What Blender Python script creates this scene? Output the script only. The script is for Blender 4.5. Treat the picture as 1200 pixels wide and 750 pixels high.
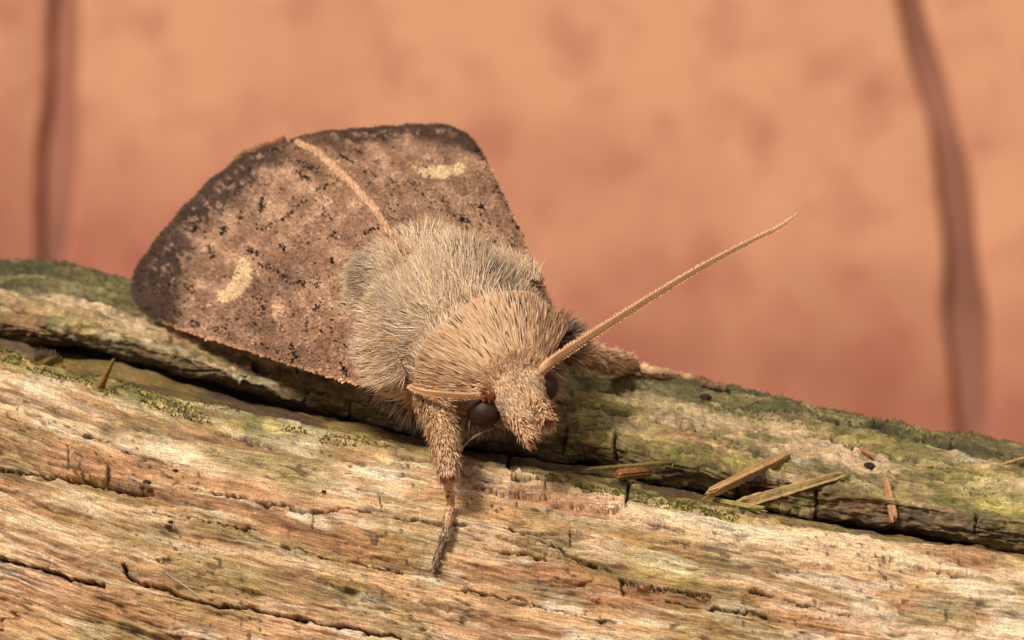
import bpy, math
import numpy as np
from mathutils import Matrix, Vector

# ------------------------------------------------------------------ clear
for o in list(bpy.data.objects):
    bpy.data.objects.remove(o, do_unlink=True)
scene = bpy.context.scene
C = scene.collection
scene.unit_settings.system = 'METRIC'
scene.unit_settings.scale_length = 0.01          # one unit is one centimetre
rng = np.random.default_rng(7)

# ------------------------------------------------------------------ frames
# design frame: x right, y up, w towards the viewer; the log lies level in the world,
# the camera is rolled and pitched a little.
_ax = np.array([1.0, -0.19, 0.20]); _ax /= np.linalg.norm(_ax)
_u0 = np.array([0.0, 0.996, 0.087]); _up = _u0 - _u0.dot(_ax) * _ax; _up /= np.linalg.norm(_up)
_yy = np.cross(_up, _ax)
M = np.array([_ax, _yy, _up])                    # design -> world
def W3(p):
    return np.asarray(p, float) @ M.T
D0, PX = 10.0, 400.0                             # working distance in cm, photograph pixels per cm there

# ------------------------------------------------------------------ camera
cd = bpy.data.cameras.new('camera')
cam = bpy.data.objects.new('camera', cd); C.objects.link(cam)
cd.sensor_width = 36.0; cd.lens = 120.0
cd.clip_start = 0.1; cd.clip_end = 500.0
mw = Matrix(M.tolist()).to_4x4(); mw.translation = Vector(W3((0, 0, D0)))
cam.matrix_world = mw
cd.dof.use_dof = True
cd.dof.focus_distance = 9.80
cd.dof.aperture_fstop = 1.55
scene.camera = cam

# ------------------------------------------------------------------ world and light
w = bpy.data.worlds.new('World'); scene.world = w; w.use_nodes = True
bg = w.node_tree.nodes['Background']
bg.inputs[0].default_value = (1.0, 0.93, 0.85, 1); bg.inputs[1].default_value = 0.45
sd = bpy.data.lights.new('sun', 'SUN'); sd.energy = 3.8; sd.angle = math.radians(15); sd.color = (1.0, 0.93, 0.83)
sun = bpy.data.objects.new('sun', sd); C.objects.link(sun)
sdir = W3(np.array([-0.44, 0.70, 0.56]))         # towards the light
sun.rotation_euler = Vector(sdir).to_track_quat('Z', 'Y').to_euler()
sun.location = Vector(sdir) * 30
vs = scene.view_settings
vs.view_transform = 'Standard'; vs.look = 'None'; vs.gamma = 1.0; vs.use_curve_mapping = False
vs.exposure = 0.22

# ------------------------------------------------------------------ numeric helpers
def srgb(r, g, b):
    c = np.array([r, g, b]) / 255.0
    return np.where(c <= 0.04045, c / 12.92, ((c + 0.055) / 1.055) ** 2.4)
def _hash(ix, iy, seed):
    h = (ix.astype(np.int64) * 374761393 + iy.astype(np.int64) * 668265263 + seed * 1274126177) & 0xFFFFFFFF
    h = ((h ^ (h >> 13)) * 1274126177) & 0xFFFFFFFF
    h = h ^ (h >> 16)
    return (h & 0xFFFFFF) / float(0x1000000)
def vnoise(x, y, seed=0):
    x = np.asarray(x, float); y = np.asarray(y, float)
    ix = np.floor(x); iy = np.floor(y); fx = x - ix; fy = y - iy
    ix = ix.astype(np.int64); iy = iy.astype(np.int64)
    fx = fx * fx * fx * (fx * (fx * 6 - 15) + 10); fy = fy * fy * fy * (fy * (fy * 6 - 15) + 10)
    a = _hash(ix, iy, seed); b = _hash(ix + 1, iy, seed); c = _hash(ix, iy + 1, seed); d = _hash(ix + 1, iy + 1, seed)
    return (a + (b - a) * fx) * (1 - fy) + (c + (d - c) * fx) * fy
def fbm(x, y, seed=0, oct=4, gain=0.5):
    s = 0; amp = 1; tot = 0
    for o in range(oct):
        s = s + amp * vnoise(x * 2 ** o + 17.3 * o, y * 2 ** o - 9.1 * o, seed + o * 31); tot += amp; amp *= gain
    return s / tot
def sstep(a, b, x):
    t = np.clip((x - a) / (b - a), 0, 1); return t * t * (3 - 2 * t)
def mix(a, b, t):
    t = np.asarray(t)[..., None]; return a * (1 - t) + np.asarray(b) * t
def seg_dist(px, py, pts):
    d = np.full(px.shape, 1e9)
    for (x0, y0), (x1, y1) in zip(pts[:-1], pts[1:]):
        dx, dy = x1 - x0, y1 - y0; L = dx * dx + dy * dy + 1e-9
        t = np.clip(((px - x0) * dx + (py - y0) * dy) / L, 0, 1)
        d = np.minimum(d, np.hypot(px - x0 - t * dx, py - y0 - t * dy))
    return d
def in_poly(px, py, pts):
    ins = np.zeros(px.shape, bool); n = len(pts)
    for i in range(n):
        x0, y0 = pts[i]; x1, y1 = pts[(i + 1) % n]
        if y0 == y1: continue
        c = ((y0 > py) != (y1 > py)) & (px < (x1 - x0) * (py - y0) / (y1 - y0) + x0)
        ins ^= c
    return ins
def blob(px, py, cx, cy, rx, ry, rot=0.19):
    dx = px - cx; dy = py - cy - rot * dx
    return np.exp(-((dx / rx) ** 2 + (dy / ry) ** 2))
def norm(v):
    return v / (np.linalg.norm(v, axis=-1, keepdims=True) + 1e-12)
def project(p):                                   # design frame -> photograph pixels
    s = PX * D0 / (D0 - p[..., 2]); return 600 + p[..., 0] * s, 375 - p[..., 1] * s
def unproject(px, py, wv):
    k = (D0 - wv) / (PX * D0)
    return np.stack([(px - 600) * k, (375 - py) * k, wv + 0 * k], -1)

# ------------------------------------------------------------------ mesh helpers
def mesh_obj(name, verts, faces, mat, parent=None, col=None, uv=None, smooth=True):
    """verts (N,3) already in the parent's frame; faces: (F,3) or (F,4) int array or a list of such arrays."""
    if not isinstance(faces, list): faces = [faces]
    faces = [f for f in faces if len(f)]
    me = bpy.data.meshes.new(name)
    nv = len(verts); nl = sum(f.size for f in faces); nf = sum(len(f) for f in faces)
    me.vertices.add(nv); me.vertices.foreach_set('co', np.ascontiguousarray(verts, np.float32).ravel())
    me.loops.add(nl); li = np.concatenate([f.ravel() for f in faces]).astype(np.int32)
    me.loops.foreach_set('vertex_index', li)
    tot = np.concatenate([np.full(len(f), f.shape[1], np.int32) for f in faces])
    st = np.concatenate([[0], np.cumsum(tot)[:-1]]).astype(np.int32)
    me.polygons.add(nf); me.polygons.foreach_set('loop_start', st); me.polygons.foreach_set('loop_total', tot)
    me.polygons.foreach_set('use_smooth', np.full(nf, smooth, bool))
    if col is not None:
        at = me.color_attributes.new('Col', 'FLOAT_COLOR', 'POINT')
        c4 = np.ones((nv, 4), np.float32); c4[:, :3] = np.clip(col, 0, 1)
        at.data.foreach_set('color', c4.ravel())
    if uv is not None:
        ul = me.uv_layers.new(name='UVMap')
        ul.data.foreach_set('uv', np.ascontiguousarray(uv[li], np.float32).ravel())
    me.update(calc_edges=True); me.validate()
    if mat is not None: me.materials.append(mat)
    o = bpy.data.objects.new(name, me); C.objects.link(o)
    if parent is not None: o.parent = parent
    return o
def grid_faces(nr, nc, wrap_r=False, wrap_c=False):
    r = np.arange(nr if wrap_r else nr - 1); c = np.arange(nc if wrap_c else nc - 1)
    R, K = np.meshgrid(r, c, indexing='ij'); R2 = (R + 1) % nr; K2 = (K + 1) % nc
    return np.stack([R * nc + K, R * nc + K2, R2 * nc + K2, R2 * nc + K], -1).reshape(-1, 4)
def thing(name, label, cat, loc=(0, 0, 0), group=None):
    o = bpy.data.objects.new(name, None); C.objects.link(o); o.location = loc
    o.empty_display_size = 0.2
    o['label'] = label; o['category'] = cat
    if group: o['group'] = group
    return o
def tag(o, label, cat, group=None):
    o['label'] = label; o['category'] = cat
    if group: o['group'] = group
    return o

# ------------------------------------------------------------------ materials
def new_mat(name):
    m = bpy.data.materials.new(name); m.use_nodes = True
    nt = m.node_tree; return m, nt, nt.nodes['Principled BSDF']
def attr_mat(name, rough=0.7, spec=0.25, noise_scale=60, noise_amt=0.25, bump=0.0, bump_scale=200, coord='Generated', uvscale=None, sheen=0.0, trans=0.0):
    m, nt, b = new_mat(name); N, L = nt.nodes, nt.links
    a = N.new('ShaderNodeAttribute'); a.attribute_name = 'Col'
    tc = N.new('ShaderNodeTexCoord'); mp = N.new('ShaderNodeMapping')
    if uvscale: mp.inputs['Scale'].default_value = uvscale
    L.new(tc.outputs[coord], mp.inputs[0])
    n = N.new('ShaderNodeTexNoise'); n.inputs['Scale'].default_value = noise_scale; n.inputs['Detail'].default_value = 4
    L.new(mp.outputs[0], n.inputs['Vector'])
    mr = N.new('ShaderNodeMapRange'); mr.inputs['From Min'].default_value = 0.25; mr.inputs['From Max'].default_value = 0.75
    mr.inputs['To Min'].default_value = 1 - noise_amt; mr.inputs['To Max'].default_value = 1 + noise_amt
    L.new(n.outputs[0], mr.inputs[0])
    vm = N.new('ShaderNodeVectorMath'); vm.operation = 'SCALE'
    L.new(a.outputs['Color'], vm.inputs[0]); L.new(mr.outputs[0], vm.inputs['Scale'])
    L.new(vm.outputs[0], b.inputs['Base Color'])
    b.inputs['Roughness'].default_value = rough; b.inputs['Specular IOR Level'].default_value = spec
    if bump > 0:
        n2 = N.new('ShaderNodeTexNoise'); n2.inputs['Scale'].default_value = bump_scale; n2.inputs['Detail'].default_value = 6
        n2.inputs['Roughness'].default_value = 0.65
        L.new(mp.outputs[0], n2.inputs['Vector'])
        bp = N.new('ShaderNodeBump'); bp.inputs['Strength'].default_value = bump; bp.inputs['Distance'].default_value = 0.01
        L.new(n2.outputs[0], bp.inputs['Height']); L.new(bp.outputs[0], b.inputs['Normal'])
    if trans > 0:
        tr = N.new('ShaderNodeBsdfTranslucent'); L.new(vm.outputs[0], tr.inputs['Color'])
        mx = N.new('ShaderNodeMixShader'); mx.inputs[0].default_value = trans
        out = N['Material Output']
        L.new(b.outputs[0], mx.inputs[1]); L.new(tr.outputs[0], mx.inputs[2]); L.new(mx.outputs[0], out.inputs['Surface'])
    return m
MAT_HAIR = attr_mat('moth_hair', 0.55, 0.3, 40, 0.08, trans=0.12)
MAT_SCALE = attr_mat('wing_scale', 0.8, 0.08, 40, 0.05)
MAT_WING = attr_mat('wing_membrane', 0.85, 0.08, 90, 0.25)
MAT_SKIN = attr_mat('moth_cuticle', 0.7, 0.2, 60, 0.2)
MAT_SPLINT = attr_mat('splinter_wood', 0.65, 0.3, 1.0, 0.35, bump=0.6, bump_scale=3, coord='UV', uvscale=(1.5, 40, 1))
MAT_MOSS = attr_mat('moss', 0.7, 0.2, 30, 0.2, trans=0.25)

def wood_mat():
    m, nt, b = new_mat('weathered_wood'); N, L = nt.nodes, nt.links
    a = N.new('ShaderNodeAttribute'); a.attribute_name = 'Col'
    uv = N.new('ShaderNodeUVMap'); uv.uv_map = 'UVMap'
    def noise(sx, sy, detail=5, rough=0.6, dist=0.0):
        mp = N.new('ShaderNodeMapping'); mp.inputs['Scale'].default_value = (sx, sy, 1); L.new(uv.outputs[0], mp.inputs[0])
        n = N.new('ShaderNodeTexNoise'); n.inputs['Scale'].default_value = 1; n.inputs['Detail'].default_value = detail
        n.inputs['Roughness'].default_value = rough; n.inputs['Distortion'].default_value = dist
        L.new(mp.outputs[0], n.inputs['Vector']); return n.outputs[0]
    fib = noise(9, 190, 7, 0.75, 0.25)              # fibres along the grain
    por = noise(170, 210, 4, 0.65)                  # grit
    rays = noise(85, 9, 3, 0.55)                  # faint marks across the grain
    def rng_(x, lo, hi, a_=0.3, b_=0.7):
        r = N.new('ShaderNodeMapRange'); r.inputs['From Min'].default_value = a_; r.inputs['From Max'].default_value = b_
        r.inputs['To Min'].default_value = lo; r.inputs['To Max'].default_value = hi; L.new(x, r.inputs[0]); return r.outputs[0]
    def mul(x, y):
        k = N.new('ShaderNodeMath'); k.operation = 'MULTIPLY'; L.new(x, k.inputs[0]); L.new(y, k.inputs[1]); return k.outputs[0]
    f = mul(mul(rng_(fib, 0.55, 1.42, .34, .66), rng_(por, 0.68, 1.32, .36, .64)), rng_(rays, 0.92, 1.07))
    vm = N.new('ShaderNodeVectorMath'); vm.operation = 'SCALE'
    L.new(a.outputs['Color'], vm.inputs[0]); L.new(f, vm.inputs['Scale']); L.new(vm.outputs[0], b.inputs['Base Color'])
    b1 = N.new('ShaderNodeBump'); b1.inputs['Strength'].default_value = 1.0; b1.inputs['Distance'].default_value = 0.012; L.new(fib, b1.inputs['Height'])
    b2 = N.new('ShaderNodeBump'); b2.inputs['Strength'].default_value = 0.6; b2.inputs['Distance'].default_value = 0.007
    L.new(por, b2.inputs['Height']); L.new(b1.outputs[0], b2.inputs['Normal'])
    b3 = N.new('ShaderNodeBump'); b3.inputs['Strength'].default_value = 0.15; b3.inputs['Distance'].default_value = 0.006
    L.new(rays, b3.inputs['Height']); L.new(b2.outputs[0], b3.inputs['Normal']); L.new(b3.outputs[0], b.inputs['Normal'])
    L.new(rng_(por, 0.42, 0.85), b.inputs['Roughness'])
    b.inputs['Specular IOR Level'].default_value = 0.45
    return m
MAT_WOOD = wood_mat()

def wall_mat():
    m, nt, b = new_mat('rust_orange_board'); N, L = nt.nodes, nt.links
    tc = N.new('ShaderNodeTexCoord')
    def noise(scale, detail, loc=(0, 0, 0)):
        mp = N.new('ShaderNodeMapping'); mp.inputs['Location'].default_value = loc; L.new(tc.outputs['Object'], mp.inputs[0])
        n = N.new('ShaderNodeTexNoise'); n.inputs['Scale'].default_value = scale; n.inputs['Detail'].default_value = detail
        L.new(mp.outputs[0], n.inputs['Vector']); return n.outputs[0]
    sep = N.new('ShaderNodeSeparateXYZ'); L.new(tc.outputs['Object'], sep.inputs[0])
    # height on the boards: light from above painted in, paler higher up, redder lower down
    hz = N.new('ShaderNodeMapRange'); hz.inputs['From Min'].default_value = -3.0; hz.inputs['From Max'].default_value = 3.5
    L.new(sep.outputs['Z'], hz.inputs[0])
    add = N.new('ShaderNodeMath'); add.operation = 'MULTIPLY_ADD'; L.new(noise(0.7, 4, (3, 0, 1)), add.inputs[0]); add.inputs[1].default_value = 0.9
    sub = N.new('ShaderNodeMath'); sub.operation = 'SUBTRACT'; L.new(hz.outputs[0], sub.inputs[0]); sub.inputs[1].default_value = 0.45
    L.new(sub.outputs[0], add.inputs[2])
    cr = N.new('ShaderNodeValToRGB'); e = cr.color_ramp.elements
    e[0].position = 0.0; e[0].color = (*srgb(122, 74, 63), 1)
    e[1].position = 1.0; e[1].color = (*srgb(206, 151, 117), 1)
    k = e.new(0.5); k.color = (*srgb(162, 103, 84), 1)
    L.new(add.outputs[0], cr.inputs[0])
    mxr = N.new('ShaderNodeMix'); mxr.data_type = 'RGBA'
    r = N.new('ShaderNodeMapRange'); r.inputs['From Min'].default_value = 0.5; r.inputs['From Max'].default_value = 0.75; r.inputs['To Max'].default_value = 0.5
    L.new(noise(1.5, 4, (11, 4, 7)), r.inputs[0]); L.new(r.outputs[0], mxr.inputs['Factor'])
    L.new(cr.outputs[0], mxr.inputs['A']); mxr.inputs['B'].default_value = (*srgb(152, 76, 66), 1)
    L.new(mxr.outputs['Result'], b.inputs['Base Color'])
    b.inputs['Roughness'].default_value = 0.85; b.inputs['Specular IOR Level'].default_value = 0.15
    return m
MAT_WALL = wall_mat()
def flat_mat(name, c, rough=0.8, spec=0.2, ns=2.0, var=0.3):
    m, nt, b = new_mat(name); N, L = nt.nodes, nt.links
    tc = N.new('ShaderNodeTexCoord'); n = N.new('ShaderNodeTexNoise'); n.inputs['Scale'].default_value = ns; n.inputs['Detail'].default_value = 5
    L.new(tc.outputs['Object'], n.inputs['Vector'])
    cr = N.new('ShaderNodeValToRGB'); c = np.array(c)
    cr.color_ramp.elements[0].position = 0.3; cr.color_ramp.elements[1].position = 0.7
    cr.color_ramp.elements[0].color = (*(c * (1 - var)), 1); cr.color_ramp.elements[1].color = (*np.clip(c * (1 + var), 0, 1), 1)
    L.new(n.outputs[0], cr.inputs[0]); L.new(cr.outputs[0], b.inputs['Base Color'])
    b.inputs['Roughness'].default_value = rough; b.inputs['Specular IOR Level'].default_value = spec
    return m

# ================================================================== LOG
def tab(px, pts, slope=0.187):
    x = np.array([p[0] for p in pts], float); y = np.array([p[1] for p in pts], float)
    r = np.interp(px, x, y)
    r = np.where(px < x[0], y[0] + slope * (px - x[0]), r); return np.where(px > x[-1], y[-1] + slope * (px - x[-1]), r)
def tabc(px, pts):
    return np.interp(px, [p[0] for p in pts], [p[1] for p in pts])

cols = np.concatenate([-60 - np.cumsum(np.linspace(2, 60, 36))[::-1], np.arange(-60, 1261, 1.45), 1260 + np.cumsum(np.linspace(2, 60, 36))])
ref = 298 + 0.187 * cols
R3 = tab(cols, [(0, 299), (80, 306), (160, 324), (400, 374), (535, 398), (640, 420), (700, 430), (780, 441), (850, 454), (905, 461), (960, 473), (1010, 484), (1050, 493), (1090, 506), (1130, 511), (1200, 524)])
DIP = tab(cols, [(0, 346), (80, 355), (160, 370), (250, 396), (400, 424), (535, 440), (640, 448), (700, 453), (850, 480), (1000, 507), (1100, 523), (1200, 540)])
R2 = tab(cols, [(0, 346), (60, 350), (110, 358), (160, 370), (250, 398), (400, 440), (535, 456), (640, 464), (700, 468), (850, 496), (1000, 524), (1100, 543), (1200, 560)])
E2 = tab(cols, [(0, 398), (40, 400), (64, 403), (100, 408), (149, 418), (256, 448), (341, 469), (405, 490), (500, 511), (600, 527), (640, 536), (700, 541), (760, 561), (830, 573), (900, 598), (1000, 612), (1100, 629), (1200, 641)])
SH = tab(cols, [(0, 404), (64, 413), (130, 428), (200, 450), (277, 472), (340, 485), (400, 497), (470, 513), (520, 522), (600, 540), (640, 545), (700, 549), (760, 572), (830, 588), (900, 609), (1000, 623), (1100, 640), (1200, 650)])
E1 = tab(cols, [(0, 408), (13, 412), (85, 437), (128, 450), (205, 471), (299, 490), (384, 505), (427, 513), (490, 524), (600, 548), (640, 553), (700, 562), (760, 577), (850, 592), (900, 602), (950, 612), (1050, 632), (1175, 652), (1200, 656)])
wl = lambda l, r: tabc(cols, [(0, l), (240, l), (535, r), (1200, r)])
crev = tabc(cols, [(40, 0.0), (75, 1), (470, 1), (560, 0.7), (640, 0.5), (720, 0.7), (780, 1), (1200, 1)])
rows = [  # (py, W, samples to the next row)
    (ref + 1300, -1.0 + 0 * cols, 8), (ref + 1000, -2.1 + 0 * cols, 8), (ref + 500, -2.6 + 0 * cols, 10), (ref + 190, -2.2 + 0 * cols, 10),
    (ref + 60, -1.6 + 0 * cols, 12), (R3, wl(-1.15, -0.95), 34), (DIP, wl(-0.85, -0.62), 24), (R2, wl(-0.58, -0.36), 30),
    ((R2 * 0.4 + E2 * 0.6), wl(-0.35, -0.16), 30), (E2, wl(-0.37, -0.17), 14),
    (E2 + 3, wl(-0.44, -0.24) - 0.12 * crev, 10), (SH - 1 - 1.5 * crev, wl(-0.42, -0.22) - 0.22 * crev, 10), (SH + 1, wl(-0.20, -0.05) - 0.08 * crev, 12),
    (E1 + 1, wl(-0.10, 0.0), 8), (E1 + 4, wl(-0.06, 0.04), 8), (E1, wl(0.05, 0.12), 36), (E1 + 34, wl(0.17, 0.24), 84), (E1 + 115, wl(0.32, 0.36), 110),
    (E1 + 225, wl(0.45, 0.47), 110), (E1 + 345, wl(0.52, 0.54), 16), (ref + 900, 0.30 + 0 * cols, 10), (ref + 1200, -0.25 + 0 * cols, 8)]
PY, WW, seg = [], [], []
for i, (py, wv, n) in enumerate(rows):
    py2, wv2, _ = rows[(i + 1) % len(rows)]
    for k in range(n):
        t = k / n; PY.append(py * (1 - t) + py2 * t); WW.append(wv * (1 - t) + wv2 * t); seg.append(i + t)
PY = np.array(PY); WW = np.array(WW); seg = np.array(seg)
def smooth_r(a, sig):
    n = int(sig * 3); k = np.exp(-0.5 * (np.arange(-n, n + 1) / sig) ** 2); k /= k.sum(); out = 0
    for j, kk in zip(range(-n, n + 1), k): out = out + kk * np.roll(a, j, 0)
    return out
PY = smooth_r(PY, 2.6); WW = smooth_r(WW, 3.2)
PXc = np.broadcast_to(cols, PY.shape)
WW = WW + 0.20 * (PXc - 600) / 400.0
P = unproject(PXc, PY, WW)
def grid_normals(P, wrap=True):
    dr = np.roll(P, -1, 0) - np.roll(P, 1, 0); dc = np.gradient(P, axis=1)
    return norm(np.cross(dc, dr))
Nn = grid_normals(P)
ctr = P.mean(0, keepdims=True)
if np.mean(np.sum(Nn * (P - ctr), -1)) < 0: Nn = -Nn
ds = np.linalg.norm(np.diff(P, axis=0), axis=-1); S = np.concatenate([np.zeros((1, P.shape[1])), np.cumsum(ds, 0)], 0)
Sf = S - S[np.searchsorted(seg, 15)][None, :]      # zero at the front ridge's upper edge
Sb = S - S[np.searchsorted(seg, 9)][None, :] - 1.0  # the back ridge counts from its own lower edge
S = np.where(seg[:, None] < 13.5, Sb, Sf)
U = P[..., 0] * 1.0
SG = np.broadcast_to(seg[:, None], PY.shape)
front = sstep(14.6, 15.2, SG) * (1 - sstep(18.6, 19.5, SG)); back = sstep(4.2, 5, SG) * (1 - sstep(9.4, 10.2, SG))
groove = sstep(9.8, 10.4, SG) * (1 - sstep(14.3, 15, SG))
# ---- relief
Sw = S + 0.03 * (fbm(U * 2.2, S * 2, 5) - 0.5)
h = 0.05 * (fbm(U * 0.8, Sw * 5.0, 11, 3) - 0.5) * front
h = h + 0.05 * (fbm(U * 1.6, Sw * 4.0, 71, 3) - 0.5) * back
h = h + 0.032 * (fbm(U * 2.6, Sw * 16, 12, 4) - 0.5)
h = h + 0.020 * (fbm(U * 9, Sw * 55, 13, 3) - 0.5)
h = h + 0.012 * (fbm(U * 30, Sw * 95, 14, 2) - 0.5)
def terrace(v, k, a, b):
    v = v * k; f = np.floor(v); return (f + sstep(a, b, v - f)) / k
Sj = Sw + 0.012 * (fbm(U * 12, S * 25, 15, 3) - 0.5)
tr1 = fbm(U * 1.3, Sj * 11, 16, 3); tr2 = fbm(U * 4.5, Sj * 20, 17, 3)
h = h + 0.055 * (terrace(tr1, 9, .42, .58) - .5) + 0.03 * (terrace(tr2, 7, .4, .6) - .5)
h = h * (1 - 0.7 * np.exp(-((SG - 9.8) / .7) ** 2)) * (1 - 0.3 * sstep(9.6, 10.2, SG) * (1 - sstep(14.2, 14.9, SG)))
h = h + 0.035 * (fbm(U * 6, Sw * 8, 77, 3) - 0.5) * back + 0.03 * (fbm(U * 5, S * 9, 78, 3) - 0.5) * groove
# splits along the grain
rid = 1 - np.abs(2 * fbm(U * 0.9, Sw * 9, 21, 3) - 1) ; sp = sstep(0.965, 0.995, rid) * sstep(0.45, 0.6, fbm(U * 1.5, Sw * 4, 22, 2))
rid2 = 1 - np.abs(2 * fbm(U * 2.4, Sw * 22, 23, 2) - 1); sp2 = sstep(0.95, 0.99, rid2) * sstep(0.48, 0.6, fbm(U * 2.5, Sw * 7, 24, 2))
h = h - 0.022 * sp - 0.012 * sp2
# checks across the grain
chk = 1 - np.abs(2 * fbm(U * 6 + 0.6 * fbm(U * 3, S * 8, 31), Sw * 2.5, 25, 2) - 1); ck = sstep(0.975, 0.997, chk) * sstep(0.56, 0.66, fbm(U * 3, Sw * 9, 26, 2))
h = h - 0.004 * ck
rid3 = 1 - np.abs(2 * fbm(U * 4.0, Sj * 38, 27, 3) - 1); sp3 = sstep(0.90, 0.98, rid3) * sstep(0.50, 0.60, fbm(U * 4, Sw * 10, 28, 3)) * (front + back)
h = h - 0.008 * sp3 + 0.012 * (fbm(U * 60, S * 70, 29, 2) - .5) * back
crack = np.zeros(PY.shape)
wob = 7 * (fbm(PXc / 14, PY / 10, 41, 4, .65) - 0.5); wob2 = 7 * (fbm(PXc / 14, PY / 10, 42, 4, .65) - 0.5)
qx, qy = PXc + wob, PY + wob2 * 1.6
vis = (SG > 4.5) & (SG < 19)
def add_crack(pts, wd, dep, dark=1.0):
    global h, crack
    sel = vis & (PXc > min(p[0] for p in pts) - 20) & (PXc < max(p[0] for p in pts) + 20)
    d = seg_dist(qx[sel], qy[sel], pts)
    # taper towards the ends
    x0, x1 = pts[0], pts[-1]
    wd = wd * 0.62 * (0.35 + 1.3 * fbm(PXc[sel] / 22, PY[sel] / 22, 43, 3)); dep = dep * 1.1
    f = np.exp(-(d / wd) ** 2)
    h[sel] -= dep * f; crack[sel] = np.maximum(crack[sel], dark * f)
for pts, wd, dep in [
    ([(-20, 545), (15, 550), (50, 555), (100, 566), (135, 572), (172, 579)], 2.8, 0.045),
    ([(205, 566), (250, 577), (300, 586), (340, 592), (372, 600), (400, 596), (425, 600), (460, 607), (505, 614), (546, 620)], 2.0, 0.04),
    ([(-20, 652), (30, 662), (75, 675), (120, 687)], 3.4, 0.04), ([(145, 662), (152, 675), (178, 686), (240, 706), (310, 716), (400, 736), (470, 748)], 2.6, 0.05),
    ([(100, 511), (130, 516)], 1.8, 0.03), ([(255, 503), (300, 512), (330, 519)], 3.0, 0.035), ([(655, 566), (690, 577), (726, 583)], 2.6, 0.05),
    ([(727, 678), (765, 684), (800, 690), (835, 695)], 1.7, 0.03), ([(880, 692), (920, 702), (950, 710), (995, 720)], 1.7, 0.03),
    ([(600, 625), (630, 635), (675, 655), (716, 666)], 2.2, 0.035), ([(570, 640), (600, 648), (640, 655)], 1.6, 0.02),
    ([(727, 678), (728, 697)], 0.9, 0.012), ([(80, 525), (82, 552)], 0.9, 0.012), ([(82, 527), (110, 532), (126, 548), (125, 566)], 1.0, 0.02),
    ([(445, 582), (447, 598)], 0.9, 0.012), ([(367, 602), (365, 623)], 0.9, 0.012), ([(670, 620), (667, 642)], 0.9, 0.012), ([(737, 568), (733, 592)], 1.8, 0.035),
    ([(957, 572), (955, 603)], 2.2, 0.05), ([(862, 562), (861, 584)], 1.8, 0.04), ([(1143, 598), (1142, 630)], 2.0, 0.04), ([(665, 498), (663, 530)], 2.0, 0.035),
    ([(720, 512), (724, 538)], 1.8, 0.03), ([(640, 470), (690, 477), (740, 488), (770, 496), (850, 512), (870, 517)], 2.4, 0.03),
    ([(300, 420), (340, 428), (385, 432)], 5.0, 0.05), ([(380, 470), (420, 478), (465, 492)], 2.2, 0.03), ([(355, 455), (357, 475)], 1.8, 0.03), ([(410, 462), (408, 492)], 2.0, 0.03),
    ([(590, 530), (596, 548)], 2.0, 0.03), ([(600, 560), (640, 566)], 1.8, 0.03), ([(930, 505), (1000, 520), (1060, 533), (1130, 548)], 2.0, 0.02),
    ([(960, 492), (1010, 500), (1060, 512), (1120, 522)], 2.6, 0.025), ([(780, 700), (830, 712), (900, 722)], 1.4, 0.02), ([(180, 600), (240, 612), (300, 622)], 1.3, 0.02),
    ([(330, 640), (400, 655), (470, 668)], 1.4, 0.02), ([(1000, 645), (1080, 664), (1150, 676)], 1.6, 0.02), ([(540, 690), (600, 700), (660, 716), (720, 726)], 1.4, 0.02)]:
    add_crack(pts, wd, dep)
# raised plates between cracks
def plate(poly, dh):
    global h
    m = in_poly(qx, qy, poly) & vis; h = h + dh * m
plate([(82, 527), (110, 532), (126, 548), (124, 566), (84, 556)], 0.02)
plate([(728, 680), (835, 697), (830, 712), (728, 700)], -0.02)
plate([(552, 552), (640, 560), (636, 585), (556, 574)], 0.02)
plate([(640, 566), (733, 585), (730, 600), (645, 592)], 0.018)
plate([(665, 498), (720, 508), (724, 540), (664, 530)], 0.018)
plate([(862, 562), (957, 572), (955, 603), (862, 584)], -0.025)
P = P + Nn * h[..., None]
ppx, ppy = project(P)

# ---- wood colour (pigment, and painted shade under the back ridge)
pale = srgb(225, 191, 151); tan = srgb(195, 154, 109); brown = srgb(134, 96, 62); rust = srgb(164, 111, 75); dark = srgb(60, 42, 28)
olive = srgb(130, 117, 60); green = srgb(98, 98, 44); lime = srgb(178, 162, 86); white = srgb(230, 212, 184); grey = srgb(150, 140, 112)
st1 = fbm(U * 0.9, Sw * 9, 51, 4); st2 = fbm(U * 2.0, Sw * 26, 52, 4); st3 = fbm(U * 5, Sw * 14, 53, 4); bl = fbm(U * 3.5, S * 6, 54, 4)
fine = fbm(U * 22, Sw * 90, 55, 3); fl = fbm(U * 14, Sw * 18, 57, 4)
pst = fbm(U * 6, Sj * 60, 56, 4)
c = np.broadcast_to(tan, P.shape).copy()
c = mix(c, pale, sstep(0.45, 0.68, st1) * 0.9)
c = mix(c, brown, sstep(0.50, 0.30, st2) * 0.6)
c = mix(c, rust, sstep(0.52, 0.66, fbm(U * 1.3, Sw * 13, 58, 4)) * 0.45)
c = mix(c, dark, sstep(0.60, 0.72, fbm(U * 3.5, Sj * 45, 59, 4)) * 0.45)
c = mix(c, white, sstep(0.60, 0.72, fbm(U * 4.5, Sj * 55, 60, 4)) * 0.45)
c = mix(c, white, sstep(0.60, 0.74, st3) * 0.55)
c = mix(c, olive, sstep(0.50, 0.66, bl) * 0.42)
c = mix(c, srgb(232, 200, 168), sstep(0.5, 0.68, fbm(U * 0.7, Sw * 14, 79, 3)) * sstep(300, 900, PXc) * 0.6)
def patch(colr, cx, cy, rx, ry, amt, nz=None, rot=0.19):
    global c
    b_ = blob(PXc, PY, cx, cy, rx, ry, rot); c = mix(c, colr, 0.8 * amt * sstep(0.25, 0.75, b_ * (0.1 + 0.9 * fl + 0.9 * pst)) * (SG > 4.5))
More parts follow.
